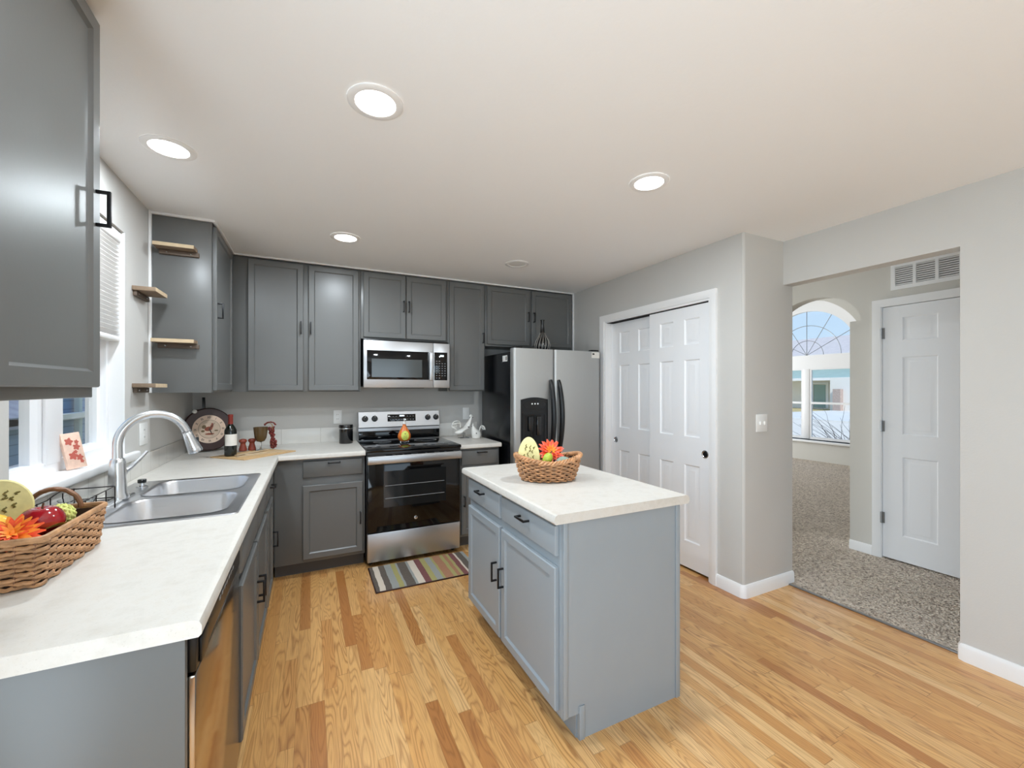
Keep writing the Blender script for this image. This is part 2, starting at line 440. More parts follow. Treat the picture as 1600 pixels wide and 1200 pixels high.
# ------------------------------------------------------------------ room shell
XL, YB, XC, YC, XR, XR2, XH, CE = -.852, 4.13, 2.594, 1.819, 3.022, 3.13, 4.234, 2.44
YR0, YR1, ZH = .925, YC, 2.132
REAR = -3.8
struct('floor', MB().box(XL - .15, 3.07, REAR - .15, YB + .15, -.12, 0), 'floor')
o = struct('floor_carpet', MB().plate([3.07, 9.2], [-1.6, 9.3], [], -.12, .008, FZ()), 'carpet')
o.name = 'floor_hall'
# kitchen ceiling, hall ceiling, living ceiling
struct('ceiling', MB().box(XL - .15, XH + .1, REAR - .15, YB + 1.5, CE, CE + .15), 'ceiling')
struct('ceiling_living', MB().box(XH - .02, 9.3, -1.6, 9.3, 3.6, 3.75), 'ceiling')
# window (kitchen) opening in left wall, patio door opening behind the camera
WY0, WY1, WZ0, WZ1 = 1.865, 2.772, 1.062, 2.19
PY0, PY1, PZ1 = -1.55, .45, 2.1
struct('wall_left', MB().plate([REAR, PY0, PY1, WY0, WY1, YB + .15], [0, WZ0, PZ1, WZ1, CE],
       [(WY0, WY1, WZ0, WZ1), (PY0, PY1, 0, PZ1)], 0, .15, lambda u, z, d: (XL - d, u, z)), 'wall')
struct('wall_back', MB().plate([XL, XC + .6], [0, CE], [], 0, .15, lambda u, z, d: (u, YB + d, z)), 'wall')
struct('wall_rear', MB().plate([XL - .15, -.2, 2.4, XR2], [0, .5, 2.2, CE], [(-.2, 2.4, .5, 2.2)], 0, .15, lambda u, z, d: (u, REAR - d, z)), 'wall')
# closet wall (doors side) and its end, which faces the room
CY0, CY1, CZ1 = 2.075, 3.275, 2.052
mb = MB().plate([YC + .012, CY0, CY1, YB], [0, CZ1, CE], [(CY0, CY1, 0, CZ1)], 0, .115, lambda u, z, d: (XC + d, u, z))
struct('wall_closet', mb, 'wall')
mb = MB()
R_ = .022                                        # bull-nosed corner and the short face towards the room
poly = [(XC + .0005, YC + .1)] + [(XC + R_ - R_ * math.cos(a), YC + R_ - R_ * math.sin(a)) for a in [PI / 2 * k / 6 for k in range(7)]] + [(XR2, YC), (XR2, YC + .1)]
mb.rings([[(x, y, 0) for x, y in poly], [(x, y, CE) for x, y in poly]])
struct('wall_corner', mb, 'wall')
struct('wall_closet_inside', MB().box(XR2 - .1, XR2, YC + .1, YB, 0, CE), 'hallwall')
# right wall with the wide opening to the hall
struct('wall_right', MB().plate([REAR - .15, YR0, YC + .02], [0, ZH, CE], [(YR0, YC + .02, 0, ZH)], 0, XR2 - XR, lambda u, z, d: (XR + d, u, z)), 'wall')
# hall: far wall with arch and door
HD0, HD1, HDZ = .985, 1.758, 2.07
AY0, AY1, ASZ, AJ0, AJ1, AC, AA, AB_ = 1.90, 2.64, 1.98, 1.98, 2.56, 2.27, .37, .262
T = .12
fmh = lambda u, z, d: (XH + d, u, z)
struct('wall_hall', MB().plate([-1.6, HD0, HD1, AY0, AJ0], [0, ASZ, HDZ, 3.6], [(HD0, HD1, 0, HDZ), (AY0, AJ0, ASZ, 3.6)], 0, T, fmh), 'hallwall')
mb = MB()
N = 28
arc = [(AC - AA * math.cos(PI * k / N), ASZ + AB_ * math.sin(PI * k / N)) for k in range(N + 1)]
outl = [(AJ0, 0)]
# wall beside and above the arch: quads between the arch curve and the top
for k in range(N):
    (u0, z0), (u1, z1) = arc[k], arc[k + 1]
    mb.add([(u0, z0, 0), (u1, z1, 0), (u1, 3.6, 0), (u0, 3.6, 0), (u0, z0, T), (u1, z1, T), (u1, 3.6, T), (u0, 3.6, T)],
           [[0, 1, 2, 3], [7, 6, 5, 4], [0, 4, 5, 1], [3, 2, 6, 7]], 0, fmh)
mb.plate([AJ1, 9.3], [0, ASZ], [], 0, T, fmh)
mb.plate([AY1, 9.3], [ASZ, 3.6], [], 0, T, fmh)
struct('wall_arch', mb, 'hallwall')
struct('wall_hall_end', MB().box(XR2, XH, -1.7, -1.6, 0, CE), 'hallwall')
struct('wall_hall_far', MB().box(XR2, XH, YB + .1, YB + .25, 0, CE), 'hallwall')
struct('wall_hall_room', MB().box(XH + T, XH + .95, .9, .98, 0, 2.3), 'hallwall')
# living room: window wall with round-headed niche
NX, WX, FC, FZc, FR, NR = 8.74, 8.93, 4.93, 2.055, .885, 1.09
mb = MB(); fmn = lambda u, z, d: (NX + d, u, z)
NB = .40
arcn = [(FC - NR * math.cos(PI * k / 40), FZc + NR * math.sin(PI * k / 40)) for k in range(41)]
for k in range(40):
    (u0, z0), (u1, z1) = arcn[k], arcn[k + 1]
    mb.add([(u0, z0, 0), (u1, z1, 0), (u1, 3.6, 0), (u0, 3.6, 0), (u0, z0, .19), (u1, z1, .19), (u1, 3.6, .19), (u0, 3.6, .19)],
           [[0, 1, 2, 3], [7, 6, 5, 4], [0, 4, 5, 1], [3, 2, 6, 7]], 0, fmn)
mb.plate([-1.6, FC - NR, FC + NR, 9.3], [0, NB, 3.6], [(FC - NR, FC + NR, NB, 3.6)], 0, .19, fmn)
struct('wall_living_window', mb, 'hallwall')
struct('wall_living_far', MB().plate([XH, 5.2, 8.0, 9.3], [0, .7, 2.5, 3.6], [(5.2, 8.0, .7, 2.5)], 0, .15, lambda u, z, d: (u, 9.15 + d, z)), 'hallwall')
struct('wall_living_near', MB().box(XH, 9.3, -1.75, -1.6, 0, 3.6), 'hallwall')

struct('sun_block_eave', MB().box(XL - 1.0, XL - .15, -5, 5.2, CE + .06, CE + .2), 'white')  # unseen overhang added to keep the sun out of the left openings
# ---- living room window: half-round fan light over two sash windows
win = thing('window_2', 'tall white front window with half-round top seen through the hall arch', 'window', (WX, FC, NB))
del win['category']; win['kind'] = 'structure'
mb = MB(); fmw = lambda u, z, d: (WX + d, u, z)
def arcband(mb, r0, r1, d0, d1, c, zc, fm, n=40, a0=0, a1=PI, mi=0):
    rs = []
    for k in range(n + 1):
        a = a0 + (a1 - a0) * k / n
        rs.append([(c - r * math.cos(a), zc + r * math.sin(a), d) for r, d in ((r0, d0), (r1, d0), (r1, d1), (r0, d1))])
    mb.rings(rs, mi=mi, fm=fm)
arcband(mb, FR, NR + .02, 0, .08, FC, FZc, fmw)
mb.plate([FC - NR, FC - FR, FC + FR, FC + NR], [NB, FZc], [(FC - FR, FC + FR, NB, FZc)], 0, .08, fmw)
struct('window_frame', mb, 'vinyl', win)
mb = MB()
mb.box(FC - FR, FC + FR, 1.79, 2.06, 0, .07, 0, 0, lambda u, z, d: fmw(u, z, d))
mb.box(FC - .062, FC + .062, NB, 1.80, 0, .06, .01, 0, fmw)
for a, b in ((FC - FR, FC - .06), (FC + .06, FC + FR)):
    mb.plate([a, a + .035, b - .035, b], [NB, NB + .05, 1.095, 1.135, 1.77, 1.79], [(a + .035, b - .035, NB + .05, 1.095), (a + .035, b - .035, 1.135, 1.77)], .01, .05, fmw)
struct('sash_frame', mb, 'vinyl', win)
mb = MB()
for r in (.30, .60): 
    rs = [(FC - r * math.cos(PI * k / 30), FZc + r * math.sin(PI * k / 30)) for k in range(31)]
    mb.tube([fmw(u, z, .03) for u, z in rs], .0055, 6)
for k in range(1, 6):
    a = PI * k / 6; mb.tube([fmw(FC, FZc + .01, .03), fmw(FC - FR * math.cos(a), FZc + FR * math.sin(a), .03)], .0055, 6)
struct('muntin', mb, 'hinge', win)
mb = MB()
mb.prism([(FC - FR * math.cos(PI * k / 40), FZc + FR * math.sin(PI * k / 40)) for k in range(41)], .04, .044, fmw)
struct('pane', mb, 'glass', win)
struct('pane', MB().box(FC - FR, FC - .06, NB, 1.79, .03, .034, 0, 0, fmw), 'glass', win)
struct('pane', MB().box(FC + .06, FC + FR, NB, 1.79, .03, .034, 0, 0, fmw), 'glass', win)
struct('window_sill', MB().box(NX - .05, WX + .01, FC - NR, FC + NR, NB - .045, NB, .01), 'white', win)

# ---- trims
def baseboard(name, pts, h=.087, t=.014):       # path in xy, board on the left of the path
    mb = MB(); P = [Vector((p[0], p[1])) for p in pts]; n = len(P); rs = []
    for i in range(n):
        d0 = (P[i] - P[i - 1]).normalized() if i else None
        d1 = (P[i + 1] - P[i]).normalized() if i < n - 1 else None
        d0 = d0 or d1; d1 = d1 or d0
        nn = Vector((-d0.y - d1.y, d0.x + d1.x)); nn = nn / max(nn.length_squared / 2, 1e-6)
        q = lambda k, z: (P[i].x + nn.x * k, P[i].y + nn.y * k, z)
        rs.append([q(0, 0), q(t, 0), q(t, h - .018), q(t * .75, h - .01), q(t * .5, h - .002), q(0, h)])
    mb.rings(rs); return struct(name, mb, 'white')
cor = [(XC + R_ - R_ * math.cos(a), YC + R_ - R_ * math.sin(a)) for a in [PI / 2 * k / 5 for k in range(6)]]
baseboard('baseboard_closet', [(XR2, YC)] + cor[::-1] + [(XC, 2.02)])
mb = MB()
def bb_right():
    pts = [(XR, REAR), (XR, YR0 - .02), (XR + .006, YR0 - .006), (XR + .02, YR0), (XR2, YR0)]
    return baseboard('baseboard_right', pts)
bb_right()
baseboard('baseboard_hall', [(XH, HD1 + .06), (XH, AJ0)])
def casing(name, fm, u0, u1, z1, w=.057, t=.017, z0=0):
    mb = MB(); prof = [(0, 0), (0, t * .6), (w * .25, t * .8), (w * .6, t), (w, t), (w, 0)]
    path = [((u0, z0), (-1, 0)), ((u0, z1), (-1, 1)), ((u1, z1), (1, 1)), ((u1, z0), (1, 0))]
    mb.rings([[(p[0] + n[0] * a, p[1] + n[1] * a, d) for a, d in prof] for p, n in path], fm=fm)
    return struct(name, mb, 'white')
casing('trim_1', lambda u, z, d: (XC - d, u, z), CY0, CY1, CZ1)
mb = MB(); fj = lambda u, z, d: (XC + d, u, z)
mb.plate([CY0 - .001, CY0 + .014, CY1 - .014, CY1 + .001], [0, CZ1 - .014, CZ1 + .001], [(CY0 + .014, CY1 - .014, 0, CZ1 - .014)], -.002, .116, fj)
struct('trim_2', mb, 'white')
casing('trim_3', lambda u, z, d: (XH - d, u, z), HD0, HD1, HDZ)
struct('trim_4', MB().plate([HD0 - .001, HD0 + .004, HD1 - .004, HD1 + .001], [0, HDZ - .004, HDZ + .001], [(HD0 + .004, HD1 - .004, 0, HDZ - .004)], -.002, .1, fmh), 'white')
# white strip along the tops of the wall cabinets
mb = MB()
mb.box(-.535, XC, 3.793, 3.815, CE - .014, CE - .0005, .003)
mb.box(-.545, -.523, 3.13, 3.80, CE - .014, CE - .0005, .003)
mb.box(XL, -.53, 3.112, 3.128, CE - .016, CE - .0005, .003)
mb.box(XL + .001, XL + .014, 3.106, 3.1275, 1.372, CE - .001, .003)
mb.box(XC - .014, XC - .001, 3.793, 3.8185, 1.80, CE - .002, .003)
struct('trim_5', mb, 'white')
# carpet edge strip
struct('trim_6', MB().box(3.062, 3.082, YR0, YC, 0, .009, .003), 'hinge')

# ---- six panel doors
def panel_door(name, fm, u0, u1, z0, z1, t, panels, m='door'):
    mb = MB()
    us = sorted({u0, u1} | {p[0] for p in panels} | {p[1] for p in panels}); zs = sorted({z0, z1} | {p[2] for p in panels} | {p[3] for p in panels})
    mb.plate(us, zs, panels, t - .0005, t, fm)                     # face
    mb.box(u0, u1, z0, z1, 0, t - .012, 0, 0, fm)                  # core
    mb.plate([u0, u0 + .02, u1 - .02, u1], [z0, z0 + .02, z1 - .02, z1], [(u0 + .02, u1 - .02, z0 + .02, z1 - .02)], 0, t - .0004, fm)
    for (a, b, c, d) in panels:
        def rect(i, dep): return [(a + i, c + i, dep), (b - i, c + i, dep), (b - i, d - i, dep), (a + i, d - i, dep)]
        mb.rings([rect(0, t), rect(.008, t - .009), rect(.016, t - .0095), rect(.042, t - .002), rect(.045, t - .002)], cap0=False, fm=fm)
    return obj(name, mb, m, smooth=20)
rows = [(1.735, 1.935), (1.027, 1.62), (.22, .812)]
def cups(fm, u, z, par, m='blackplastic'):
    mb = MB(); c = fm(u, z, 0); nrm = Vector(fm(u, z, 1)) - Vector(c)
    Mx = nrm.to_track_quat('Z', 'Y').to_matrix().to_4x4()
    mb.lathe([(.029, 0), (.029, .003), (.024, .004), (.021, .001), (.001, .0008)], c, 24, M4=Mx)
    o = obj('finger_pull', mb, 'chrome', par)
    mb2 = MB().lathe([(.0205, .0012), (.019, .0024), (.001, .0026)], c, 24, M4=Mx); obj('recess', mb2, m, o)
fd1 = lambda u, z, d: (2.655 - d, u, z)
d1 = panel_door('door_1', fd1, 2.05 + .04, 2.70, .018, 2.03, .034, [(2.189, 2.331, a, b) for a, b in rows] + [(2.44, 2.582, a, b) for a, b in rows])
cups(lambda u, z, d: fd1(u, z, d + .034), 2.14, .912, d1)
fd2 = lambda u, z, d: (2.700 - d, u, z)
d2 = panel_door('door_2', fd2, 2.67, 3.258, .018, 2.03, .034, [(2.74, 2.885, a, b) for a, b in rows] + [(3.0, 3.135, a, b) for a, b in rows])
cups(lambda u, z, d: fd2(u, z, d + .034), 3.19, .906, d2, 'hinge')
for o in (d1, d2): o['kind'] = 'structure'
struct('trim_7', MB().box(XC + .02, XC + .11, CY0 + .014, CY1 - .014, 2.036, 2.048), 'gap')
fd3 = lambda u, z, d: (XH + .045 - d, u, z)
d3 = panel_door('door_3', fd3, HD0 + .008, HD1 - .006, .02, HDZ - .008, .036, [(1.416, 1.625, a, b) for a, b in [(1.78, 1.968), (1.03, 1.65), (.22, .85)]] + [(1.09, 1.30, a, b) for a, b in [(1.78, 1.968), (1.03, 1.65), (.22, .85)]])
d3['kind'] = 'structure'
for z in (.34, 1.09, 1.85):
    mb = MB().lathe([(.008, -.045), (.008, .045)], (XH - .006, HD1 - .002, z), 10); mb.box(XH - .002, XH + .008, HD1 - .02, HD1 + .012, z - .044, z + .044)
    obj('hinge', mb, 'hinge', d3)

# ---- kitchen window
kw = thing('window_1', 'white sliding window over the kitchen sink', 'window', (XL, WY0, WZ0)); del kw['category']; kw['kind'] = 'structure'
kx = -.93; fk = lambda u, z, d: (kx + d, u, z)
mb = MB().plate([WY0, WY0 + .045, WY1 - .035, WY1], [WZ0, WZ0 + .05, WZ1 - .045, WZ1], [(WY0 + .045, WY1 - .035, WZ0 + .05, WZ1 - .045)], -.06, .018, fk)
struct('window_frame', mb, 'vinyl', kw)
for u0, u1, g0, g1, zb, d in ((WY0 + .04, 2.17, WY0 + .08, 2.12, 1.117, .0), (2.345, WY1 - .03, 2.397, 2.704, 1.135, -.02)):
    struct('sash_frame', MB().plate([u0, g0, g1, u1], [WZ0 + .045, zb, WZ1 - .085, WZ1 - .04], [(g0, g1, zb, WZ1 - .085)], d - .014, d + .014, fk), 'vinyl', kw)
    struct('pane', MB().box(g0 - .005, g1 + .005, zb - .005, WZ1 - .08, d - .002, d + .002, 0, 0, fk), 'glass', kw)
struct('mullion', MB().box(2.172, 2.343, WZ0 + .04, WZ1 - .04, -.03, .012, .003, 0, fk).box(2.20, 2.32, WZ0 + .04, WZ1 - .04, .0121, .024, .004, 0, fk), 'vinyl', kw)
struct('latch', MB().box(2.145, 2.165, 1.40, 1.47, .0145, .03, .004, 0, fk), 'vinyl', kw)
struct('jamb', MB().box(XL - .092, XL + .001, WY1 - .006, WY1 - .0005, WZ0 + .003, WZ1), 'white', kw)
struct('window_sill', MB().box(-.96, XL + .004, WY0 + .001, WY1 - .001, WZ0 - .0005, WZ0 + .003).box(XL + .0005, XL + .035, WY0 - .10, WY1 + .11, WZ0 - .038, WZ0 + .003, .010, seg=3), 'white', kw)
# horizontal blind, drawn half up
bl = thing('window_blind', 'white horizontal slat blind drawn half up in the sink window', 'blind', (-.90, WY0 + .01, 1.64))
mb = MB().box(-.918, -.862, WY0 + .006, WY1 - .006, 2.135, 2.185, .006); obj('headrail', mb, 'blind', bl)
mb = MB()
zz = 1.675
while zz < 2.13:
    fs = [(-.912, zz - .008), (-.89, zz + .001), (-.866, zz + .008), (-.866, zz + .0095), (-.89, zz + .0025), (-.912, zz - .0065)]
    mb.rings([[(x, y, z) for x, z in fs] for y in (WY0 + .012, WY1 - .012)]); zz += .021
obj('slats', mb, 'blind', bl)
obj('bottom_rail', MB().box(-.912, -.866, WY0 + .012, WY1 - .012, 1.635, 1.66, .005), 'blind', bl)

# ---- tile backsplash
struct('wall_backsplash', MB().box(-.852, .388, YB - .009, YB - .0005, .914, 1.045, .002).box(1.157, 1.585, YB - .009, YB - .0005, .914, 1.045, .002), 'tilex')
struct('wall_backsplash_left', MB().box(XL + .0005, XL + .009, 1.08, YB - .0095, .914, WZ0 - .04 + .004, .002), 'tiley')

# ------------------------------------------------------------------ cabinets
def shaker(mb, fm, u0, u1, z0, z1, t=.02, st=.042, rec=.009, d0=.001):
    def rect(i, d): return [(u0 + i, z0 + i, d), (u1 - i, z0 + i, d), (u1 - i, z1 - i, d), (u0 + i, z1 - i, d)]
    mb.rings([rect(0, d0), rect(0, t - .005), rect(.004, t), rect(st, t), rect(st + .002, t - .003), rect(st + .008, t - rec), rect(st + .01, t - rec)], fm=fm)
def slab(mb, fm, u0, u1, z0, z1, t=.02, d0=.001):
    def rect(i, d): return [(u0 + i, z0 + i, d), (u1 - i, z0 + i, d), (u1 - i, z1 - i, d), (u0 + i, z1 - i, d)]
    mb.rings([rect(0, d0), rect(0, t - .007), rect(.003, t - .002), rect(.008, t)], fm=fm)
def pull(fm, u, z, L, vert, par, t=.02):
    mb = MB(); w = .0045; p = .032; h = L / 2
    g = (lambda a, b, d: fm(u + b, z + a, d)) if vert else (lambda a, b, d: fm(u + a, z + b, d))
    mb.box(-h, h, -w, w, t + p - .009, t + p, .0015, 0, g)
    for s_ in (-1, 1): mb.box(s_ * (h - .009), s_ * h, -w, w, t - .0005, t + p - .0045, .0015, 0, g)
    return obj('handle', mb, 'black', par)
paint = 'cab'
def door(par, fm, u0, u1, z0, z1, hu=None, hz=None, L=.10):
    mb = MB(); shaker(mb, fm, u0, u1, z0, z1); o = obj('door', mb, paint, par)
    if hu is not None: pull(fm, hu, hz, L, True, o)
    return o
def drawer(par, fm, u0, u1, z0, z1, hu=None, hz=None, L=.09, name='drawer'):
    mb = MB(); slab(mb, fm, u0, u1, z0, z1); o = obj(name, mb, paint, par)
    if hu is not None: pull(fm, hu, hz, L, False, o)
    return o
UP = CE - .0155
# wall cabinet nearest the camera, on the left wall
t = thing('wall_cabinet', 'tall grey wall cabinet at the left edge, beside the sink window', 'cabinet', (XL, 1.085, 1.372))
obj('body', MB().box(XL + .001, -.5505, 1.085, 1.565, 1.372, CE - .001, .002), 'cab', t)
door(t, FX(-.55), 1.118, 1.555, 1.40, 2.417, 1.528, 1.893)
# corner end cabinet on the left wall
t = thing('wall_cabinet', 'grey corner wall cabinet whose end panel carries two small wooden shelves', 'cabinet', (XL, 3.128, 1.372))
obj('body', MB().box(XL + .001, -.5505, 3.128, YB - .001, 1.372, UP, .002), 'cab', t)
door(t, FX(-.55), 3.165, 3.765, 1.385, 2.412, 3.20, 1.893)
FU = FY(3.82)
t = thing('wall_cabinet', 'grey two-door wall cabinet above the clock and black canister', 'cabinet', (0, YB, 1.372))
obj('body', MB().box(-.548, .393, 3.8205, YB - .001, 1.372, UP, .002), 'cab', t)
door(t, FU, -.438, -.051, 1.381, 2.412, -.068, 1.893); door(t, FU, -.014, .375, 1.381, 2.412, .003, 1.893)
t = thing('wall_cabinet', 'short grey two-door wall cabinet above the microwave', 'cabinet', (.78, YB, 1.83))
obj('body', MB().box(.395, 1.168, 3.8205, YB - .001, 1.832, UP, .002), 'cab', t)
door(t, FU, .414, .776, 1.845, 2.412, .756, 2.135); door(t, FU, .783, 1.151, 1.845, 2.412, .803, 2.135)
t = thing('wall_cabinet', 'narrow tall grey wall cabinet between the microwave and the fridge', 'cabinet', (1.36, YB, 1.372))
obj('body', MB().box(1.17, 1.552, 3.8205, YB - .001, 1.372, UP, .002), 'cab', t)
door(t, FU, 1.185, 1.541, 1.381, 2.412, 1.524, 1.893)
t = thing('wall_cabinet', 'short wide grey wall cabinet above the fridge, behind the vase', 'cabinet', (2.07, YB, 1.82))
obj('body', MB().box(1.554, XC - .015, 3.8205, YB - .001, 1.82, UP, .002), 'cab', t)
door(t, FU, 1.572, 2.046, 1.838, 2.412, 2.026, 2.135); door(t, FU, 2.073, 2.566, 1.838, 2.412, 2.093, 2.135)

# base cabinets, back wall
FB = FY(3.45); KZ = .105; BT = .8755
def base_body(par, x0, x1, y0, y1, kick):
    obj('body', MB().box(x0, x1, y0, y1, KZ, BT, .002), 'cab', par); obj('toe_kick', kick, 'kick', par)
t = thing('base_cabinet', 'grey corner base cabinet with one drawer and door, left of the stove', 'cabinet', (.1, YB, 0))
base_body(t, -.236, .386, 3.4505, YB - .012, MB().box(-.236, .386, 3.53, 3.56, 0, KZ))
drawer(t, FB, -.051, .366, .735, .857, .162, .838); door(t, FB, -.051, .368, .13, .677, .350, .397, .09)
t = thing('base_cabinet', 'narrow grey base cabinet between the stove and the fridge', 'cabinet', (1.36, YB, 0))
base_body(t, 1.16, 1.54, 3.4505, YB - .012, MB().box(1.16, 1.54, 3.53, 3.56, 0, KZ))
drawer(t, FB, 1.178, 1.524, .73, .857, 1.364, .838); door(t, FB, 1.178, 1.524, .13, .69, 1.20, .42, .09)
# left run
FL = FX(-.238)
t = thing('base_cabinet', 'grey sink base cabinet with two doors and false fronts under the sink', 'cabinet', (-.5, 2.25, 0))
mb = MB().plate([-.849, -.80, -.262, -.239], [1.738, 1.905, 2.748, 2.752], [(-.80, -.262, 1.905, 2.748)], KZ, BT, FZ()).box(-.82, -.239, 1.739, 2.751, KZ, .60)
obj('body', mb, 'cab', t); obj('toe_kick', MB().box(-.32, -.30, 1.738, 2.752, 0, KZ), 'kick', t)
drawer(t, FL, 1.765, 2.235, .735, .857, name='false_front'); drawer(t, FL, 2.255, 2.725, .735, .857, name='false_front')
door(t, FL, 1.765, 2.235, .13, .69, 2.212, .47); door(t, FL, 2.255, 2.725, .13, .69, 2.278, .47)
t = thing('base_cabinet', 'grey base cabinet with one drawer between the sink cabinet and the corner', 'cabinet', (-.5, 3.0, 0))
base_body(t, -.849, -.239, 2.754, YB - .012, MB().box(-.32, -.30, 2.754, 3.53, 0, KZ))
drawer(t, FL, 2.775, 3.125, .735, .857, 2.93, .80); door(t, FL, 2.775, 3.125, .13, .69, 3.10, .42)
# end panel at the near end of the counter
t = thing('end_panel', 'flat pale grey end panel closing the near end of the sink counter', 'panel', (-.53, 1.085, 0))
obj('panel', MB().box(-.849, -.236, 1.083, 1.103, 0, BT, .002), 'cab', t)
# dishwasher
t = thing('dishwasher', 'stainless dishwasher under the counter reflecting the oak floor', 'dishwasher', (-.5, 1.42, 0))
obj('body', MB().box(-.83, -.25, 1.108, 1.732, .02, BT), 'gap', t)
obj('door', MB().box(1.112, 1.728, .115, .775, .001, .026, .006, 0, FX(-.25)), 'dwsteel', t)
o = obj('control_panel', MB().box(1.112, 1.728, .78, .866, .001, .028, .006, 0, FX(-.25)), 'blackplastic', t)
for k in range(7): obj('button', MB().box(1.36 + k * .035, 1.378 + k * .035, .822, .832, .0275, .0295, .001, 0, FX(-.25)), 'greymark', o)
obj('handle', MB().box(1.13, 1.20, .79, .845, .028, .034, .003, 0, FX(-.25)), 'black', o)
obj('toe_kick', MB().box(-.32, -.30, 1.108, 1.732, 0, .105), 'kick', t)

# ---- worktops
CZ0, CZ = .876, .914
def nosing(mb, p0, p1, out, depth=.02):     # rounded front edge running p0 -> p1, 'out' is the outward direction
    prof = [(0, CZ0), (depth - .006, CZ0), (depth, CZ0 + .006), (depth, CZ - .014), (depth - .0045, CZ - .0045), (depth - .014, CZ), (0, CZ)]
    mb.rings([[(p[0] + out[0] * (a if not q else a * q), p[1] + out[1] * a, z) if False else (p[0] + out[0] * a, p[1] + out[1] * a, z) for a, z in prof] for p, q in ((p0, 0), (p1, 0))])
LF = -.205
mb = MB()
g = lambda u, v, d: (u, v, d)
mb.plate([XL + .0005, -.795, -.262, LF - .02, .386], [1.07, 1.915, 2.74, 3.42, YB - .0005],
         [(-.795, -.262, 1.915, 2.74), (LF - .02, .386, 1.07, 3.42)], CZ0, CZ, g)
nosing(mb, (LF - .02, 1.07), (LF - .02, 3.40), (1, 0)); nosing(mb, (LF, 3.42), (.386, 3.42), (0, -1))
mb.box(LF - .02, LF, 3.40, 3.42, CZ0, CZ)
wt = obj('countertop', mb, 'counter'); tag(wt, 'long pale L-shaped worktop holding the sink, running into the corner', 'worktop')
mb = MB().plate([1.157, 1.545], [3.42, YB - .0005], [], CZ0, CZ, g); nosing(mb, (1.157, 3.42), (1.545, 3.42), (0, -1))
tag(obj('countertop', mb, 'counter'), 'short pale worktop between the stove and the fridge', 'worktop')

# ---- island
IX0, IX1, IY0, IY1 = .836, 1.553, 1.352, 2.43
t = thing('kitchen_island', 'grey kitchen island with a pale top in the middle of the oak floor', 'island', (1.2, 1.9, 0))
FI = FX(.885, -1)
mb = MB().box(.8855, 1.497, 1.385, 2.41, KZ, BT, .002)
obj('body', mb, 'islandlit', t)
mb = MB().plate([.8855, .925, .96, 1.51], [0, .105, BT], [(.8855, .96, 0, .105)], 0, .012, lambda u, z, d: (u, 1.384 - d, z))
mb.box(.886, .906, 1.367, 1.372, .105, BT, .001).box(1.485, 1.51, 1.366, 1.372, 0, BT, .002).box(.96, .985, 1.366, 1.372, 0, .135, .001)
obj('end_panel', mb, 'islandlit', t)
obj('toe_kick', MB().box(.955, 1.495, 1.386, 2.40, 0, KZ), 'islandlit', t)
ys = (1.40, 1.913, 1.938, 2.395)
paint = 'islandlit'
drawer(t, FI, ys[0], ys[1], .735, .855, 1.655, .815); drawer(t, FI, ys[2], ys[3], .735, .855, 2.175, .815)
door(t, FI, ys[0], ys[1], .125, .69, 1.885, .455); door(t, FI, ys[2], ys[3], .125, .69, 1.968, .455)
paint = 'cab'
mb = MB()
def rl(z, ins): return [(IX0 + ins, IY0, z), (IX1 - ins, IY0, z), (IX1 - ins, IY1 - ins, z), (IX0 + ins, IY1 - ins, z)]
mb.rings([rl(CZ0, .006), rl(CZ0 + .006, 0), rl(CZ - .014, 0), rl(CZ - .0045, .0045), rl(CZ, .014), rl(CZ, .016)])
obj('countertop', mb, 'counter', t, label='pale speckled top')

# ------------------------------------------------------------------ sink, faucet
def rrect(x0, x1, y0, y1, r, z, n=6):
    pts = []
    for cx, cy, a0 in ((x1 - r, y1 - r, 0), (x0 + r, y1 - r, PI / 2), (x0 + r, y0 + r, PI), (x1 - r, y0 + r, 1.5 * PI)):
        for k in range(n + 1): pts.append((cx + r * math.cos(a0 + PI / 2 * k / n), cy + r * math.sin(a0 + PI / 2 * k / n), z))
    return pts
t = thing('kitchen_sink', 'double bowl stainless sink let into the left worktop', 'sink', (-.53, 2.33, CZ))
bm = bmesh.new()
SZ = CZ + .005
bowls = [(-.685, -.298, 1.945, 2.305), (-.685, -.298, 2.36, 2.705)]
loops = [rrect(-.803, -.255, 1.906, 2.748, .02, SZ)] + [rrect(*b, .07, SZ) for b in bowls]
edges = []
for lp in loops:
    vs = [bm.verts.new(p) for p in lp]
    edges += [bm.edges.new((vs[i], vs[(i + 1) % len(vs)])) for i in range(len(vs))]
bmesh.ops.triangle_fill(bm, use_beauty=True, use_dissolve=False, edges=edges)
bm.verts.index_update()
mb = MB().add([v.co[:] for v in bm.verts], [[v.index for v in f.verts] for f in bm.faces]); bm.free()
mb.rings([rrect(-.803, -.255, 1.906, 2.748, .02, SZ), rrect(-.806, -.252, 1.903, 2.751, .022, CZ + .0005)], cap0=False, cap1=False)
obj('rim', mb, 'sinksteel', t)
for b in bowls:
    mb = MB(); x0, x1, y0, y1 = b
    def rr(i, z, r): return rrect(x0 + i, x1 - i, y0 + i, y1 - i, r, z)
    mb.rings([rr(-.006, SZ + .002, .075), rr(0, SZ + .0005, .07), rr(.005, SZ - .008, .066), rr(.014, SZ - .13, .06), rr(.03, SZ - .165, .05), rr(.07, SZ - .175, .03), rr(.15, SZ - .178, .015)], cap0=False)
    o = obj('bowl', mb, 'sinksteel', t)
    obj('drain', MB().lathe([(.045, 0), (.045, .003), (.03, .004), (.028, .001), (.001, .001)], ((x0 + x1) / 2, (y0 + y1) / 2, SZ - .1785), 24), 'chrome', o)
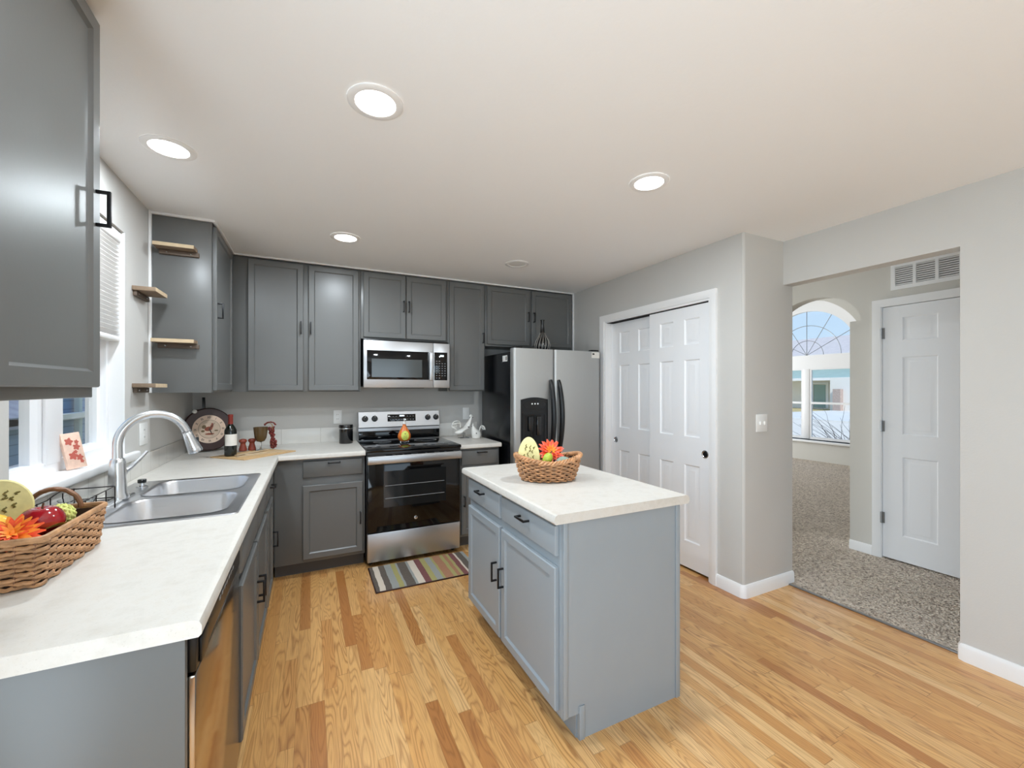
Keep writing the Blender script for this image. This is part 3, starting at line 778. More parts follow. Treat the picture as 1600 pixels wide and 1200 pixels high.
# small cap beside the bowls
t = thing('soap_dispenser', 'small chrome capped fitting on the sink deck right of the faucet', 'soap dispenser', (-.735, 2.60, SZ))
obj('base', MB().lathe([(.022, 0), (.022, .006), (.012, .008), (.011, .02), (.014, .022)], (-.735, 2.60, SZ), 20), 'chrome', t)
obj('cap', MB().lathe([(.017, .022), (.017, .036), (.015, .038), (.001, .038)], (-.735, 2.60, SZ), 20), 'blackplastic', t)
fx, fy = -.742, 2.335
t = thing('faucet', 'tall satin gooseneck pull-down faucet standing behind the sink', 'faucet', (fx, fy, SZ))
obj('base_plate', MB().rings([rrect(fx - .028, fx + .028, fy - .13, fy + .13, .027, SZ), rrect(fx - .028, fx + .028, fy - .13, fy + .13, .027, SZ + .005), rrect(fx - .022, fx + .022, fy - .124, fy + .124, .022, SZ + .009)]), 'nickel', t)
obj('body', MB().lathe([(.040, .008), (.039, .02), (.033, .035), (.0295, .10), (.0275, .16), (.024, .175), (.019, .18)], (fx, fy, SZ), 28), 'nickel', t)
path = []; rad = []
ex, ey = .222, .108                              # reach of the spout along x and y
for k in range(6): path.append((fx, fy, SZ + .17 + .062 * k / 5)); rad.append(.0185 - .0013 * k / 5)
for k in range(1, 25):
    a = PI * .90 * k / 24; s_ = (1 - math.cos(a)) / 2
    path.append((fx + ex * s_, fy + ey * s_, SZ + .232 + .132 * math.sin(a))); rad.append(.0172)
obj('spout', MB().tube(path, rad, 16), 'nickel', t)
p1 = Vector(path[-1]); dirv = (p1 - Vector(path[-2])).normalized(); Mx = dirv.to_track_quat('Z', 'Y').to_matrix().to_4x4()
o = obj('spray_head', MB().lathe([(.0172, -.002), (.0188, .002), (.020, .02), (.028, .085), (.0305, .098), (.028, .104), (.001, .104)], p1, 24, M4=Mx), 'nickel', t)
side = Mx @ Vector((0, .021, .05))
obj('button', MB().box(p1.x + side.x - .004, p1.x + side.x + .010, p1.y + side.y - .006, p1.y + side.y + .006, p1.z + side.z - .02, p1.z + side.z + .012, .003), 'blackplastic', o)
obj('collar', MB().lathe([(.0186, -.006), (.0194, -.003), (.0186, 0)], p1, 20, M4=Mx), 'hinge', o)
hb = Vector((fx + .012, fy + .028, SZ + .115))
o = obj('handle', MB().tube([hb, hb + Vector((.012, .03, .012)), hb + Vector((.03, .075, .04)), hb + Vector((.045, .12, .07))], [.011, .0095, .0085, .0075], 12).ball(hb, .0145), 'nickel', t)

# ------------------------------------------------------------------ stove
SX0, SX1 = .394, 1.153
t = thing('stove', 'stainless electric stove with black glass cooktop below the microwave', 'stove', (.773, YB, 0))
obj('body', MB().box(SX0, SX1, 3.43, YB - .03, .035, .90, .003), 'blackplastic', t)
for x in (SX0 + .04, SX1 - .04):
    for y in (3.48, 4.05): obj('foot', MB().lathe([(.015, 0), (.015, .035)], (x, y, 0), 12), 'blackplastic', t)
obj('cooktop', MB().box(SX0 - .004, SX1 + .004, 3.375, 4.045, .898, .922, .005), 'blackglass', t)
for x, y, r in ((.58, 3.55, .10), (.97, 3.55, .08), (.58, 3.86, .075), (.97, 3.86, .10)):
    mb = MB(); arcband(mb, r - .0012, r + .0012, .9222, .9226, x, y, FZ(), 40, 0, 2 * PI); obj('burner_ring', mb, 'greymark', t)
obj('fascia', MB().box(SX0, SX1, 3.385, 3.43, .872, .898, .003), 'blackplastic', t)
FS = FY(3.43)
dr = obj('oven_door', MB().box(SX0 + .004, SX1 - .004, .272, .812, .001, .045, .006, 0, FS), 'blackglass', t)
obj('window', MB().box(.52, 1.025, .46, .745, .0448, .0456, 0, 0, FS), 'screen', dr)
mb = MB()
for z in (.53, .63): mb.tube([FS(.53, z, .0462), FS(1.01, z, .0462)], .0018, 6)
obj('rack', mb, 'greymark', dr)
mb = MB().lathe([(.014, .0452), (.014, .0475), (.012, .048), (.001, .048)], (.772, 3.43, .352), 24, M4=Matrix.Rotation(PI / 2, 4, 'X')); lg = obj('badge', mb, 'nickel', dr)
mb = MB(); arcband(mb, .0095, .0107, .0480, .0484, .772, .352, FS, 24, 0, 2 * PI)
mb.tube([FS(.772 + .0055 * math.cos(a * 2.6) * (1 - a / 9), .352 + .0055 * math.sin(a * 2) , .0483) for a in [k * .25 for k in range(22)]], .0006, 5)
obj('emblem', mb, 'blackplastic', lg)
hd = obj('handle', MB().box(SX0 + .002, SX1 + .002, .808, .862, .045, .075, .006, 0, FS).box(SX0 + .002, SX1 + .002, .852, .870, .01, .07, .004, 0, FS), 'steel', dr)
for x0, x1 in ((.535, .585), (.61, .665), (.68, .735), (.79, .85), (.865, .925), (.97, 1.01), (1.03, 1.09)): obj('slot', MB().box(x0, x1, .8698, .8706, .025, .06, 0, 0, FS), 'gap', hd)
obj('drawer', MB().box(SX0 + .004, SX1 - .004, .04, .264, .001, .04, .006, 0, FS), 'steel', t)
bk = obj('backguard', MB().rings([[(x, 4.10, .915), (x, 4.10, 1.18), (x, 4.045, 1.18), (x, 4.02, 1.04), (x, 4.035, 1.03), (x, 4.035, .915)] for x in (SX0 + .002, SX1 - .002)]), 'steel', t)
obj('lower_panel', MB().box(SX0 + .002, SX1 - .002, 4.022, 4.036, .923, 1.005, .003), 'blackglass', bk)
bt = math.atan2(.025, .14)
fg = lambda u, z, d: (u, 4.0325 + (z - 1.11) * math.tan(bt) - d * math.cos(bt), z + d * math.sin(bt))
for x in (.452, .537, 1.036, 1.117):
    c = Vector(fg(x, 1.118, 0)); Mx = (Vector(fg(x, 1.118, 1)) - c).to_track_quat('Z', 'Y').to_matrix().to_4x4()
    k = obj('knob', MB().lathe([(.027, 0), (.027, .008), (.022, .012), (.019, .03), (.001, .031)], c, 24, M4=Mx), 'blackplastic', bk)
    obj('grip', MB().box(x - .004, x + .004, 1.094, 1.145, .028, .036, .002, 0, fg), 'black', k)
    obj('pointer', MB().box(x - .0012, x + .0012, 1.126, 1.143, .0358, .0365, 0, 0, fg), 'plate', k)
cp = obj('control_panel', MB().box(.653, .917, 1.088, 1.153, .0005, .003, .001, 0, fg), 'blackglass', bk)
obj('display', MB().box(.765, .805, 1.133, 1.145, .0028, .0034, 0, 0, fg), 'display', cp)
for i in range(9):
    for j in range(2):
        if 3 < i < 5 and j == 1: continue
        obj('button', MB().box(.672 + i * .027, .684 + i * .027, 1.101 + j * .03, 1.106 + j * .03, .0028, .0034, 0, 0, fg), 'greymark', cp) if not (j == 1 and 3 <= i <= 5) else None

# ------------------------------------------------------------------ microwave
MX0, MX1, MZ0, MZ1 = .406, 1.164, 1.405, 1.812
FM = FY(3.755)
t = thing('microwave', 'stainless over-the-range microwave hung under the short wall cabinet', 'microwave', (.785, YB, MZ0))
obj('body', MB().box(MX0 + .002, MX1 - .002, 3.755, YB - .002, MZ0 + .008, 1.828, .003), 'blackplastic', t)
dr = obj('door', MB().box(MX0, 1.008, MZ0, MZ1, .001, .03, .004, 0, FM), 'steel', t)
gw = obj('door_glass', MB().box(.433, .966, 1.477, 1.728, .0295, .0312, .0008, 0, FM), 'blackglass', dr)
obj('window', MB().box(.472, .905, 1.497, 1.655, .031, .0316, 0, 0, FM), 'micwin', gw)
obj('handle', MB().box(.968, 1.004, 1.468, 1.73, .030, .058, .008, 0, FM), 'steel', dr)
pn = obj('control_panel', MB().box(1.011, MX1, MZ0, MZ1, .001, .029, .004, 0, FM), 'steel', t)
kp = obj('keypad', MB().box(1.018, 1.14, 1.474, 1.729, .0285, .0305, .0008, 0, FM), 'blackglass', pn)
obj('display', MB().box(1.072, 1.106, 1.690, 1.706, .0303, .0309, 0, 0, FM), 'display', kp)
for j in range(8):
    for i in range(4):
        if j in (0, 7) and i in (2, 3): continue
        obj('key', MB().box(1.034 + i * .026, 1.046 + i * .026, 1.492 + j * .022, 1.497 + j * .022, .0303, .0309, 0, 0, FM), 'greymark', kp)
obj('underside_vent', MB().box(.60, .94, 3.78, 4.0, MZ0 - .004, MZ0 + .009, .002), 'blackplastic', t)

# ------------------------------------------------------------------ fridge
t = thing('refrigerator', 'black and stainless side-by-side refrigerator beside the closet', 'refrigerator', (2.06, 3.7, 0))
RX0, RX1, RF = 1.597, 2.532, 3.262
obj('body', MB().box(RX0 + .004, RX1 - .004, 3.335, 4.02, .03, 1.728, .006), 'fridgeside', t)
FF = FY(3.33)
def fridge_door(x0, x1, hole=None):
    # front face gently crowned, rounded vertical edges
    mb = MB(); n = 10; prof = []
    for k in range(n + 1):
        s_ = k / n; x = x0 + (x1 - x0) * s_; e = min(s_, 1 - s_) * (x1 - x0); d = .068 - (.014 * max(0, 1 - e / .018) ** 2) ; prof.append((x, d))
    fine = [(x0, .03), (x0, .05), (x0 + .004, .059), (x0 + .012, .0655), (x0 + .025, .068), (x1 - .025, .068), (x1 - .012, .0655), (x1 - .004, .059), (x1, .05), (x1, .03), (x1, .002), (x0, .002)]
    rs = [[(x, z, d) for x, d in fine] for z in (.06, 1.755)]
    mb.rings(rs, fm=FF); return obj('door', mb, ['steelv'], t, smooth=50)
dl = fridge_door(RX0, 2.010); drr = fridge_door(2.016, RX1)
obj('base_grille', MB().box(RX0 + .01, RX1 - .01, .01, .055, .002, .03, .003, 0, FF), 'blackplastic', t)
obj('hinge_cover', MB().box(RX1 - .09, RX1 - .01, 1.755, 1.772, .0, .06, .004, 0, FF), 'blackplastic', t)
obj('hinge_cover', MB().box(RX0 + .01, RX0 + .09, 1.755, 1.772, .0, .06, .004, 0, FF), 'blackplastic', t)
def bowed(x, xo):
    path = []; rad = []
    for k in range(25):
        s_ = k / 24; z = .80 + (1.475 - .80) * s_; b = math.sin(PI * s_)
        path.append(FF(x + xo * b, z, .072 + .045 * b ** .7)); rad.append(.015 + .0095 * b ** .5)
    return MB().tube(path, rad, 12)
obj('handle', bowed(1.972, .006), 'blackplastic', dl); obj('handle', bowed(2.056, .012), 'blackplastic', drr)
mb = MB()
top = [(1.665 + .275 * k / 12, 1.30 + .02 * math.sin(PI * k / 12)) for k in range(13)]
mb.prism([(1.665, .80)] + top + [(1.94, .80)], .066, .075, FF)
ds = obj('water_dispenser', mb, 'blackplastic', dl)
mb = MB().plate([1.68, 1.70, 1.90, 1.925], [.82, .86, 1.165, 1.18], [(1.70, 1.90, .86, 1.165)], .0745, .079, FF); obj('bezel', mb, 'fridgeside', ds)
obj('recess', MB().box(1.70, 1.90, .86, 1.165, .0745, .0762, 0, 0, FF), 'blackglass', ds)
obj('paddle', MB().box(1.735, 1.785, 1.02, 1.15, .076, .092, .008, 0, FF), 'blackplastic', ds)
obj('paddle', MB().box(1.82, 1.87, .98, 1.15, .076, .088, .008, 0, FF), 'screen', ds)
mb = MB(); pts = [(1.802 + .112 * math.cos(2 * PI * k / 32), 1.252 + .046 * math.sin(2 * PI * k / 32)) for k in range(32)]
mb.prism(pts, .0745, .0785, FF); op = obj('control_panel', mb, 'fridgeside', ds)
for k in range(3):
    c = FF(1.775 + .029 * k, 1.262, .078); obj('button', MB().lathe([(.007, 0), (.007, .002), (.001, .0022)], c, 14, M4=Matrix.Rotation(PI / 2, 4, 'X')), 'plate', op)
st = obj('sticker', MB().box(2.43, 2.522, 1.692, 1.748, .0672, .0688, 0, 0, FF), 'paper', drr)
obj('print', MB().prism([(2.452 + .013 * math.cos(2 * PI * k / 20), 1.730 + .008 * math.sin(2 * PI * k / 20)) for k in range(20)], .0688, .0692, FF), 'blackplastic', st)
mg = thing('fridge_magnet', 'small white square magnet high on the black fridge side', 'magnet', (RX0 + .004, 3.38, 1.66))
fms = lambda u, z, d: (RX0 + .0038 - d, u, z)
o = obj('card', MB().box(3.40, 3.50, 1.645, 1.70, 0, .003, .001, 0, fms), 'plate', mg); obj('print', MB().box(3.405, 3.43, 1.655, 1.69, .003, .0034, 0, 0, fms), 'greyink', o)
# vase on the fridge
vx, vy, vz = 1.99, 3.44, 1.729
t = thing('vase', 'black long-necked vase with pale ribs on top of the fridge', 'vase', (vx, vy, vz))
vp = [(.03, 0), (.05, .01), (.068, .05), (.072, .08), (.06, .125), (.036, .165), (.022, .20), (.017, .26), (.017, .31), (.021, .322), (.016, .322), (.012, .30)]
obj('body', MB().lathe(vp, (vx, vy, vz), 32), 'vaseblack', t)
mb = MB()
for k in range(14):
    a = 2 * PI * k / 14
    mb.tube([(vx + (r + .0008) * math.cos(a + z * 2), vy + (r + .0008) * math.sin(a + z * 2), vz + z) for r, z in vp[1:7]], [.001, .003, .004, .0032, .002, .0008], 6)
obj('ribs', mb, 'vasestripe', t)

# ------------------------------------------------------------------ ceiling lights
def downlight(x, y, label, lit):
    t = thing('downlight', label, 'ceiling light', (x, y, CE), group='recessed downlights in the kitchen ceiling')
    obj('trim_ring', MB().lathe([(.098, -.0005), (.098, -.004), (.090, -.008), (.072, -.007), (.070, -.003)], (x, y, CE), 40, cap0=False, cap1=False), 'white', t)
    obj('diffuser', MB().lathe([(.0715, -.0045), (.05, -.0058), (.001, -.006)], (x, y, CE), 40), 'lampglow' if lit else 'lampoff', t)
    if lit:
        l = lamp('downlight_lamp', 'AREA', (x, y, CE - .012), (0, 0, 0), 14.0, (.84, .93, 1), .13); l.parent = None
downlight(.214, 1.581, 'lit recessed downlight nearest the camera, largest in the photo', True)
downlight(-.551, 2.27, 'lit recessed downlight above the sink near the left wall', True)
downlight(1.541, 1.591, 'lit recessed downlight above the far side of the island', True)
downlight(.219, 3.082, 'lit recessed downlight in front of the wall cabinets left of the microwave', True)
downlight(1.552, 3.105, 'unlit recessed downlight in front of the fridge cabinets', False)

# ------------------------------------------------------------------ outlets, switch, vent
def outlet(fm, u0, u1, z0, z1, label, cat, kind):
    t = thing('wall_outlet' if kind == 'outlet' else 'light_switch', label, cat, fm(u0, z0, 0))
    o = obj('plate', MB().box(u0, u1, z0, z1, .0003, .006, .003, 0, fm), 'plate', t)
    uc, zc = (u0 + u1) / 2, (z0 + z1) / 2
    if kind == 'outlet':
        for s_ in (-1, 1):
            k = obj('socket', MB().box(uc - .016, uc + .016, zc + s_ * .02 - .014, zc + s_ * .02 + .014, .0055, .0075, .004, 0, fm), 'plate', t)
            for dx in (-.0065, .0065): obj('slot', MB().box(uc + dx - .0015, uc + dx + .0015, zc + s_ * .02 - .003, zc + s_ * .02 + .007, .007, .0078, 0, 0, fm), 'greyink', k)
    elif kind == 'switch':
        for du in (-.023, .023): obj('toggle', MB().box(uc + du - .005, uc + du + .005, zc - .012, zc + .012, .0055, .015, .003, 0, fm), 'plate', t)
    else: obj('rocker', MB().box(uc - .016, uc + .016, zc - .033, zc + .033, .0055, .009, .003, 0, fm), 'plate', t)
outlet(FY(YB), .19, .26, 1.077, 1.20, 'white outlet on the back wall above the black canister', 'outlet', 'outlet')
outlet(FY(YB), 1.43, 1.50, 1.077, 1.20, 'white plate on the back wall above the white roosters', 'outlet', 'rocker')
outlet(FX(XL), 2.965, 3.085, 1.08, 1.205, 'white outlet plate on the left wall behind the faucet', 'outlet', 'outlet')
outlet(FY(YC), 2.72, 2.837, 1.102, 1.222, 'white double light switch on the short wall beside the hall opening', 'light switch', 'switch')
fv = lambda u, z, d: (XH - d, u, z)
t = thing('air_vent', 'white louvered return air grille above the hall door', 'vent', (XH, 1.3, 2.19))
V0, V1, VZ0, VZ1 = 1.16, 1.692, 2.19, 2.398
secs = [(V1 - .027 - .11 * (k + 1) - .019 * k, V1 - .027 - .129 * k) for k in range(4)]
mb = MB().plate([V0, V1] + [q for s_ in secs for q in s_], [VZ0, VZ0 + .03, VZ1 - .03, VZ1], [(a, b, VZ0 + .03, VZ1 - .03) for a, b in secs], .0005, .012, fv)
fr = obj('frame', mb, 'white', t)
obj('duct', MB().box(V0 + .02, V1 - .02, VZ0 + .03, VZ1 - .03, .0004, .001, 0, 0, fv), 'ventdark', t)
for a, b in secs:
    mb = MB(); z = VZ0 + .034
    while z < VZ1 - .036:
        mb.rings([[(u, z, .002), (u, z + .007, .011), (u, z + .009, .011), (u, z + .002, .002)] for u in (a, b)], fm=fv); z += .0165
    obj('louvers', mb, 'white', t)

# ------------------------------------------------------------------ small wooden shelves
def shelf(label, fm, u0, u1, zt, dep):
    t = thing('wall_shelf', label, 'shelf', fm(u0, zt, 0), group='small weathered wooden shelves round the corner')
    obj('board', MB().box(u0, u1, zt - .022, zt, .0005, dep, .002, 0, fm), 'shelfwood', t)
    obj('front_edge', MB().box(u0 + .001, u1 - .001, zt - .021, zt - .001, dep - .0002, dep + .0015, 0, 0, fm), 'shelfedge', t)
    b = obj('batten', MB().box(u0 + .012, u1 + .01, zt - .05, zt - .0225, .0005, .018, .003, 0, fm), 'bracket', t)
    for f in (.25, .85):
        c = fm(u0 + (u1 - u0) * f, zt - .036, .018)
        Mx = (Vector(fm(0, 0, 1)) - Vector(fm(0, 0, 0))).to_track_quat('Z', 'Y').to_matrix().to_4x4()
        obj('screw', MB().lathe([(.005, 0), (.004, .0015), (.001, .002)], c, 10, M4=Mx), 'chrome', b)
fe = lambda u, z, d: (u, 3.1275 - d, z); fw = FX(XL)
shelf('small wooden shelf high on the grey cabinet end panel', fe, -.815, -.62, 2.245, .09)
shelf('small wooden shelf at mid height on the grey cabinet end panel', fe, -.822, -.62, 1.688, .09)
shelf('small wooden shelf high on the left wall past the window blind', fw, 2.862, 3.06, 1.945, .10)
shelf('small wooden shelf low on the left wall, above the wall outlet', fw, 2.862, 3.06, 1.425, .10)

# ------------------------------------------------------------------ clock in the corner
cx, cy, cz = -.70, 3.90, CZ
cr = .165
tilt = math.radians(9); az = math.radians(24)
t = thing('wall_clock', 'round dark maroon rooster clock leaning in the worktop corner', 'clock', (cx, cy, cz + .0005))
Rt = Matrix.Rotation(az, 4, 'Z') @ Matrix.Rotation(-tilt, 4, 'X')
fc = lambda u, z, d: tuple(Rt @ Vector((u, -d, z)) + Vector((cx, cy, cz + .005)))
def disc(r0, d0, d1, n=48, zc=cr): 
    return [(r0 * math.cos(2 * PI * k / n), zc + r0 * math.sin(2 * PI * k / n)) for k in range(n)], d0, d1
def cdisc(name, r, d0, d1, m, par, bev=0):
    P, a, b = disc(r, d0, d1); mb = MB()
    rs = [[(u, z, a) for u, z in P], [(u, z, b - bev) for u, z in P]]
    if bev: P2 = disc(r - bev, 0, 0)[0]; rs.append([(u, z, b) for u, z in P2])
    mb.rings(rs, fm=fc); return obj(name, mb, m, par)
rim = cdisc('rim', cr, 0, .026, 'clockrim', t, .008)
face = cdisc('face', cr * .655, .0255, .028, 'clockface', t)
cen = cdisc('picture', cr * .43, .0278, .0288, 'clockmid', face)
mb = MB(); arcband(mb, cr * .425, cr * .435, .0286, .0292, 0, cr, fc, 40, 0, 2 * PI); obj('ring', mb, 'clockink', cen)
def blob(name, us, zs, ru, rz, m, rot=0, d=.0288):
    P = []
    for k in range(18):
        a = 2 * PI * k / 18; x = ru * math.cos(a); y = rz * math.sin(a)
        P.append((us + x * math.cos(rot) - y * math.sin(rot), cr + zs + x * math.sin(rot) + y * math.cos(rot)))
    return obj(name, MB().prism(P, d - .0005, d + .0006, fc), m, cen)
# plain painted hen: body, tail, neck, comb, foliage
blob('painted_bird', -.006, .002, .026, .017, 'rust', .2); blob('painted_tail', -.034, .018, .015, .013, 'olive', .8); blob('painted_neck', .016, .020, .010, .018, 'rust', -.3, .0291)
blob('painted_comb', .020, .040, .007, .004, 'foil', 0, .0293); blob('painted_leaf', -.042, -.014, .012, .008, 'olive'); blob('painted_leaf', .044, -.014, .013, .005, 'olive'); blob('painted_ground', 0, -.038, .030, .007, 'rust')
def hand(L, w, ang, tail):
    u = lambda a, b: (a * math.sin(ang) + b * math.cos(ang), cr + a * math.cos(ang) - b * math.sin(ang))
    return MB().prism([u(-tail, -w * .4), u(L * .35, -w), u(L, 0), u(L * .35, w), u(-tail, w * .4)], .0300, .0312, fc)
obj('hour_hand', hand(.055, .004, math.radians(160), .01), 'clockink', face); obj('minute_hand', hand(.068, .0028, math.radians(38), .012), 'clockink', face)
for k, s_ in enumerate(['XII', 'I', 'II', 'III', 'IV', 'V', 'VI', 'VII', 'VIII', 'IX', 'X', 'XI']):
    cu = bpy.data.curves.new('numeral', 'FONT'); cu.body = s_; cu.size = .024; cu.align_x = 'CENTER'; cu.align_y = 'CENTER'; cu.extrude = .0003; cu.offset = .0003
    cu.materials.append(M['clockink'])
    tmp = bpy.data.objects.new('numeral_text', cu); me = bpy.data.meshes.new_from_object(tmp); me.name = 'numeral'
    bpy.data.objects.remove(tmp); bpy.data.curves.remove(cu)
    n = bpy.data.objects.new('numeral', me); COL.objects.link(n); n.parent = face
    a = 2 * PI * k / 12; p = Vector(fc(cr * .54 * math.sin(a), cr + cr * .54 * math.cos(a), .0284)) - Vector(t.location)
    n.matrix_local = Matrix.Translation(p) @ Rt @ Matrix.Rotation(PI / 2, 4, 'X') @ Matrix.Rotation(-a, 4, 'Z') @ Matrix.Scale(.75, 4, (1, 0, 0))
obj('hanging_post', MB().box(-.030, -.012, 2 * cr - .02, 2 * cr + .085, -.004, .006, .001, 0, fc), 'blackplastic', t)
obj('crest', MB().box(-.10, -.0, 2 * cr - .022, 2 * cr - .010, .004, .018, .004, 0, fc), 'clockrim', t)
obj('knob', MB().ball(fc(-.088, 2 * cr - .026, .024), .017, .010, .015), 'ceramic', t)

# ------------------------------------------------------------------ tray group in the corner
bz = CZ + .001
t = thing('bamboo_board', 'pale bamboo board with loose slats under the wine bottle and goblet', 'board', (-.35, 3.56, CZ))
mb = MB(); Q = [(-.63, 3.53), (-.40, 3.30), (-.10, 3.60), (-.33, 3.83)]
mb.rings([[(x, y, bz) for x, y in Q], [(x, y, bz + .007) for x, y in Q]]); obj('mat', mb, 'board', t)
for (x0, y0, x1, y1, z) in ((-.46, 3.42, -.16, 3.60, .008), (-.42, 3.50, -.20, 3.66, .008), (-.47, 3.47, -.30, 3.70, .012)):
    d = Vector((x1 - x0, y1 - y0, 0)).normalized() * .012; nn = Vector((-d.y, d.x, 0))
    mb = MB(); P = [Vector((x0, y0, 0)) - nn, Vector((x1, y1, 0)) - nn, Vector((x1, y1, 0)) + nn, Vector((x0, y0, 0)) + nn]
    mb.rings([[(p.x, p.y, bz + z) for p in P], [(p.x, p.y, bz + z + .004) for p in P]]); obj('slat', mb, 'shelfedge', t)
bz2 = bz + .0075
bx, by = -.506, 3.505
t = thing('wine_bottle', 'dark wine bottle with white label and red foil beside the clock', 'bottle', (bx, by, bz2))
obj('glass', MB().lathe([(.03, 0), (.0365, .004), (.0375, .02), (.0375, .17), (.036, .185), (.026, .205), (.016, .222), (.0145, .235), (.0145, .285)], (bx, by, bz2), 32), 'bottle', t)
obj('foil', MB().lathe([(.0158, .225), (.0152, .24), (.0152, .275), (.0168, .278), (.0168, .29), (.014, .293), (.001, .293)], (bx, by, bz2), 24), 'foil', t)
mb = MB(); rs = []
for k in range(15):
    a = math.radians(-140 + 140 * k / 14) ; rs.append([(bx + r * math.cos(a), by + r * math.sin(a), bz2 + z) for r, z in ((.0377, .075), (.0382, .075), (.0382, .155), (.0377, .155))])
mb.rings(rs); lb = obj('label', mb, 'paper', t)
for i, (x, y, dz) in enumerate(((-.462, 3.745, 0), (-.405, 3.765, 0))):
    z0 = bz2 if i == 0 else bz2
    if i == 0:
        sh = thing('shaker', 'red wooden shaker nearer the wine bottle, left of a pair', 'shaker', (x, y, z0), group='red wooden shakers')
        obj('body', MB().lathe([(.024, 0), (.027, .004), (.026, .02), (.018, .048), (.017, .058), (.021, .066)], (x, y, z0), 24), 'redwood', sh)
        obj('top', MB().lathe([(.022, .066), (.026, .070), (.027, .078), (.022, .088), (.010, .092), (.001, .092)], (x, y, z0), 24), 'redwood', sh)
    else:
        s2 = copy_tree(sh); s2.location = (x, y, z0); s2['label'] = 'red wooden shaker nearer the goblet, right of a pair'
gx, gy = -.345, 3.735
t = thing('goblet', 'amber glass goblet on a clear stem beside the red berries', 'goblet', (gx, gy, bz2))
obj('bowl', MB().lathe([(.006, .062), (.026, .070), (.040, .095), (.045, .13), (.050, .178), (.047, .178), (.042, .13), (.036, .098), (.02, .078), (.001, .075)], (gx, gy, bz2), 32), 'amber', t)
obj('stem', MB().lathe([(.036, 0), (.034, .004), (.01, .008), (.005, .02), (.007, .04), (.006, .062)], (gx, gy, bz2), 24), 'clear', t)
t = thing('berry_garland', 'hanging string of dried red berries beside the amber goblet', 'garland', (-.265, 3.77, bz2))
mb = MB(); random.seed(3)
for k in range(90):
    s_ = k / 90; z = .01 + s_ * .165; rr = random.uniform(.004, .020) + .005 * math.sin(s_ * 9)
    a = k * 2.4; mb.ball((-.268 + rr * math.cos(a) + .006 * math.sin(s_ * 6), 3.772 + rr * math.sin(a), bz2 + z), random.uniform(.006, .0088), seg=8, rn=6)
for k in range(26):
    a = PI * k / 25; mb.ball((-.285 - .035 * math.cos(a) + random.uniform(-.004, .004), 3.772 + random.uniform(-.008, .008), bz2 + .19 + .022 * math.sin(a)), .0055, seg=8, rn=6)
obj('berries', mb, 'berry', t)['kind'] = 'stuff'
obj('cord', MB().tube([(-.268, 3.772, bz2 + .0), (-.266, 3.772, bz2 + .10), (-.27, 3.772, bz2 + .19), (-.29, 3.772, bz2 + .208), (-.318, 3.772, bz2 + .196)], .003, 6), 'straw', t)
kx_, ky_ = .285, 3.965
t = thing('canister', 'glossy black lidded canister on the worktop left of the stove', 'canister', (kx_, ky_, CZ))
obj('body', MB().lathe([(.056, 0), (.058, .004), (.058, .135)], (kx_, ky_, CZ + .0005), 40), 'canister', t)
obj('lid', MB().lathe([(.0595, .136), (.0605, .14), (.0605, .158), (.056, .166), (.03, .169), (.001, .169)], (kx_, ky_, CZ), 40), 'canister', t)
obj('band', MB().lathe([(.0588, .128), (.0592, .131), (.0588, .136)], (kx_, ky_, CZ), 40, cap0=False, cap1=False), 'chrome', t)

# ------------------------------------------------------------------ ceramic roosters
def loft(mb, secs, n=16):
    rs = []
    for (x, z, rx, ry, tilt_) in secs:
        rs.append([(x + rx * math.cos(2 * PI * k / n) * math.cos(tilt_), ry * math.sin(2 * PI * k / n), z + rx * math.cos(2 * PI * k / n) * math.sin(tilt_)) for k in range(n)])
    mb.rings(rs)
t = thing('rooster_figurine', 'white ceramic rooster standing tall on wire feet, nearer the stove', 'figurine', (1.355, 3.87, CZ + .0008), rot=(0, 0, math.radians(4)), group='white ceramic roosters'); t.scale = (1.28, 1.28, 1.12)
mb = MB(); loft(mb, [(-.075, .052, .004, .004, 1.2), (-.058, .054, .020, .020, 1.1), (-.022, .064, .038, .036, .9), (.012, .085, .038, .036, .5), (.034, .12, .026, .025, .3), (.048, .15, .014, .014, .2), (.056, .172, .010, .010, .3), (.064, .182, .003, .003, .5)])
obj('body', mb, 'ceramic', t, rel=False)
obj('comb', MB().ball((.056, 0, .190), .012, .003, .014, 10, 8), 'ceramic', t, rel=False)
obj('beak', MB().lathe([(.005, 0), (.001, .016)], (.062, 0, .176), 10, M4=Matrix.Rotation(PI / 2, 4, 'Y')), 'greyink', t, rel=False)
mb = MB()
for r, cx_, cz_ in ((.028, -.055, .105), (.018, -.082, .108), (.034, -.062, .118)):
    mb.tube([(cx_ + r * math.cos(a), .004 * math.cos(a * 2), cz_ + r * math.sin(a)) for a in [PI * 1.55 * k / 16 - .5 for k in range(17)]], .0042, 6)
obj('tail', mb, 'ceramic', t, rel=False)
obj('wing_mark', MB().ball((.022, -.0335, .098), .008, .003, .006, 10, 6), 'greyink', t, rel=False)
mb = MB()
for s_ in (-1, 1):
    mb.tube([(0, s_ * .012, .05), (0, s_ * .014, .004)], .0028, 6)
    for da in (-.5, 0, .5): mb.tube([(0, s_ * .014, .004), (.035 * math.cos(da), s_ * .014 + .03 * math.sin(da), .003)], .003, 6)
    mb.tube([(0, s_ * .014, .004), (-.04, s_ * .018, .003)], .003, 6)
obj('feet', mb, 'hinge', t, rel=False)
t = thing('rooster_figurine', 'squat white ceramic rooster sitting beside the fridge', 'figurine', (1.455, 3.80, CZ + .0008), rot=(0, 0, math.radians(190)), group='white ceramic roosters'); t.scale = (1.18, 1.18, 1.05)
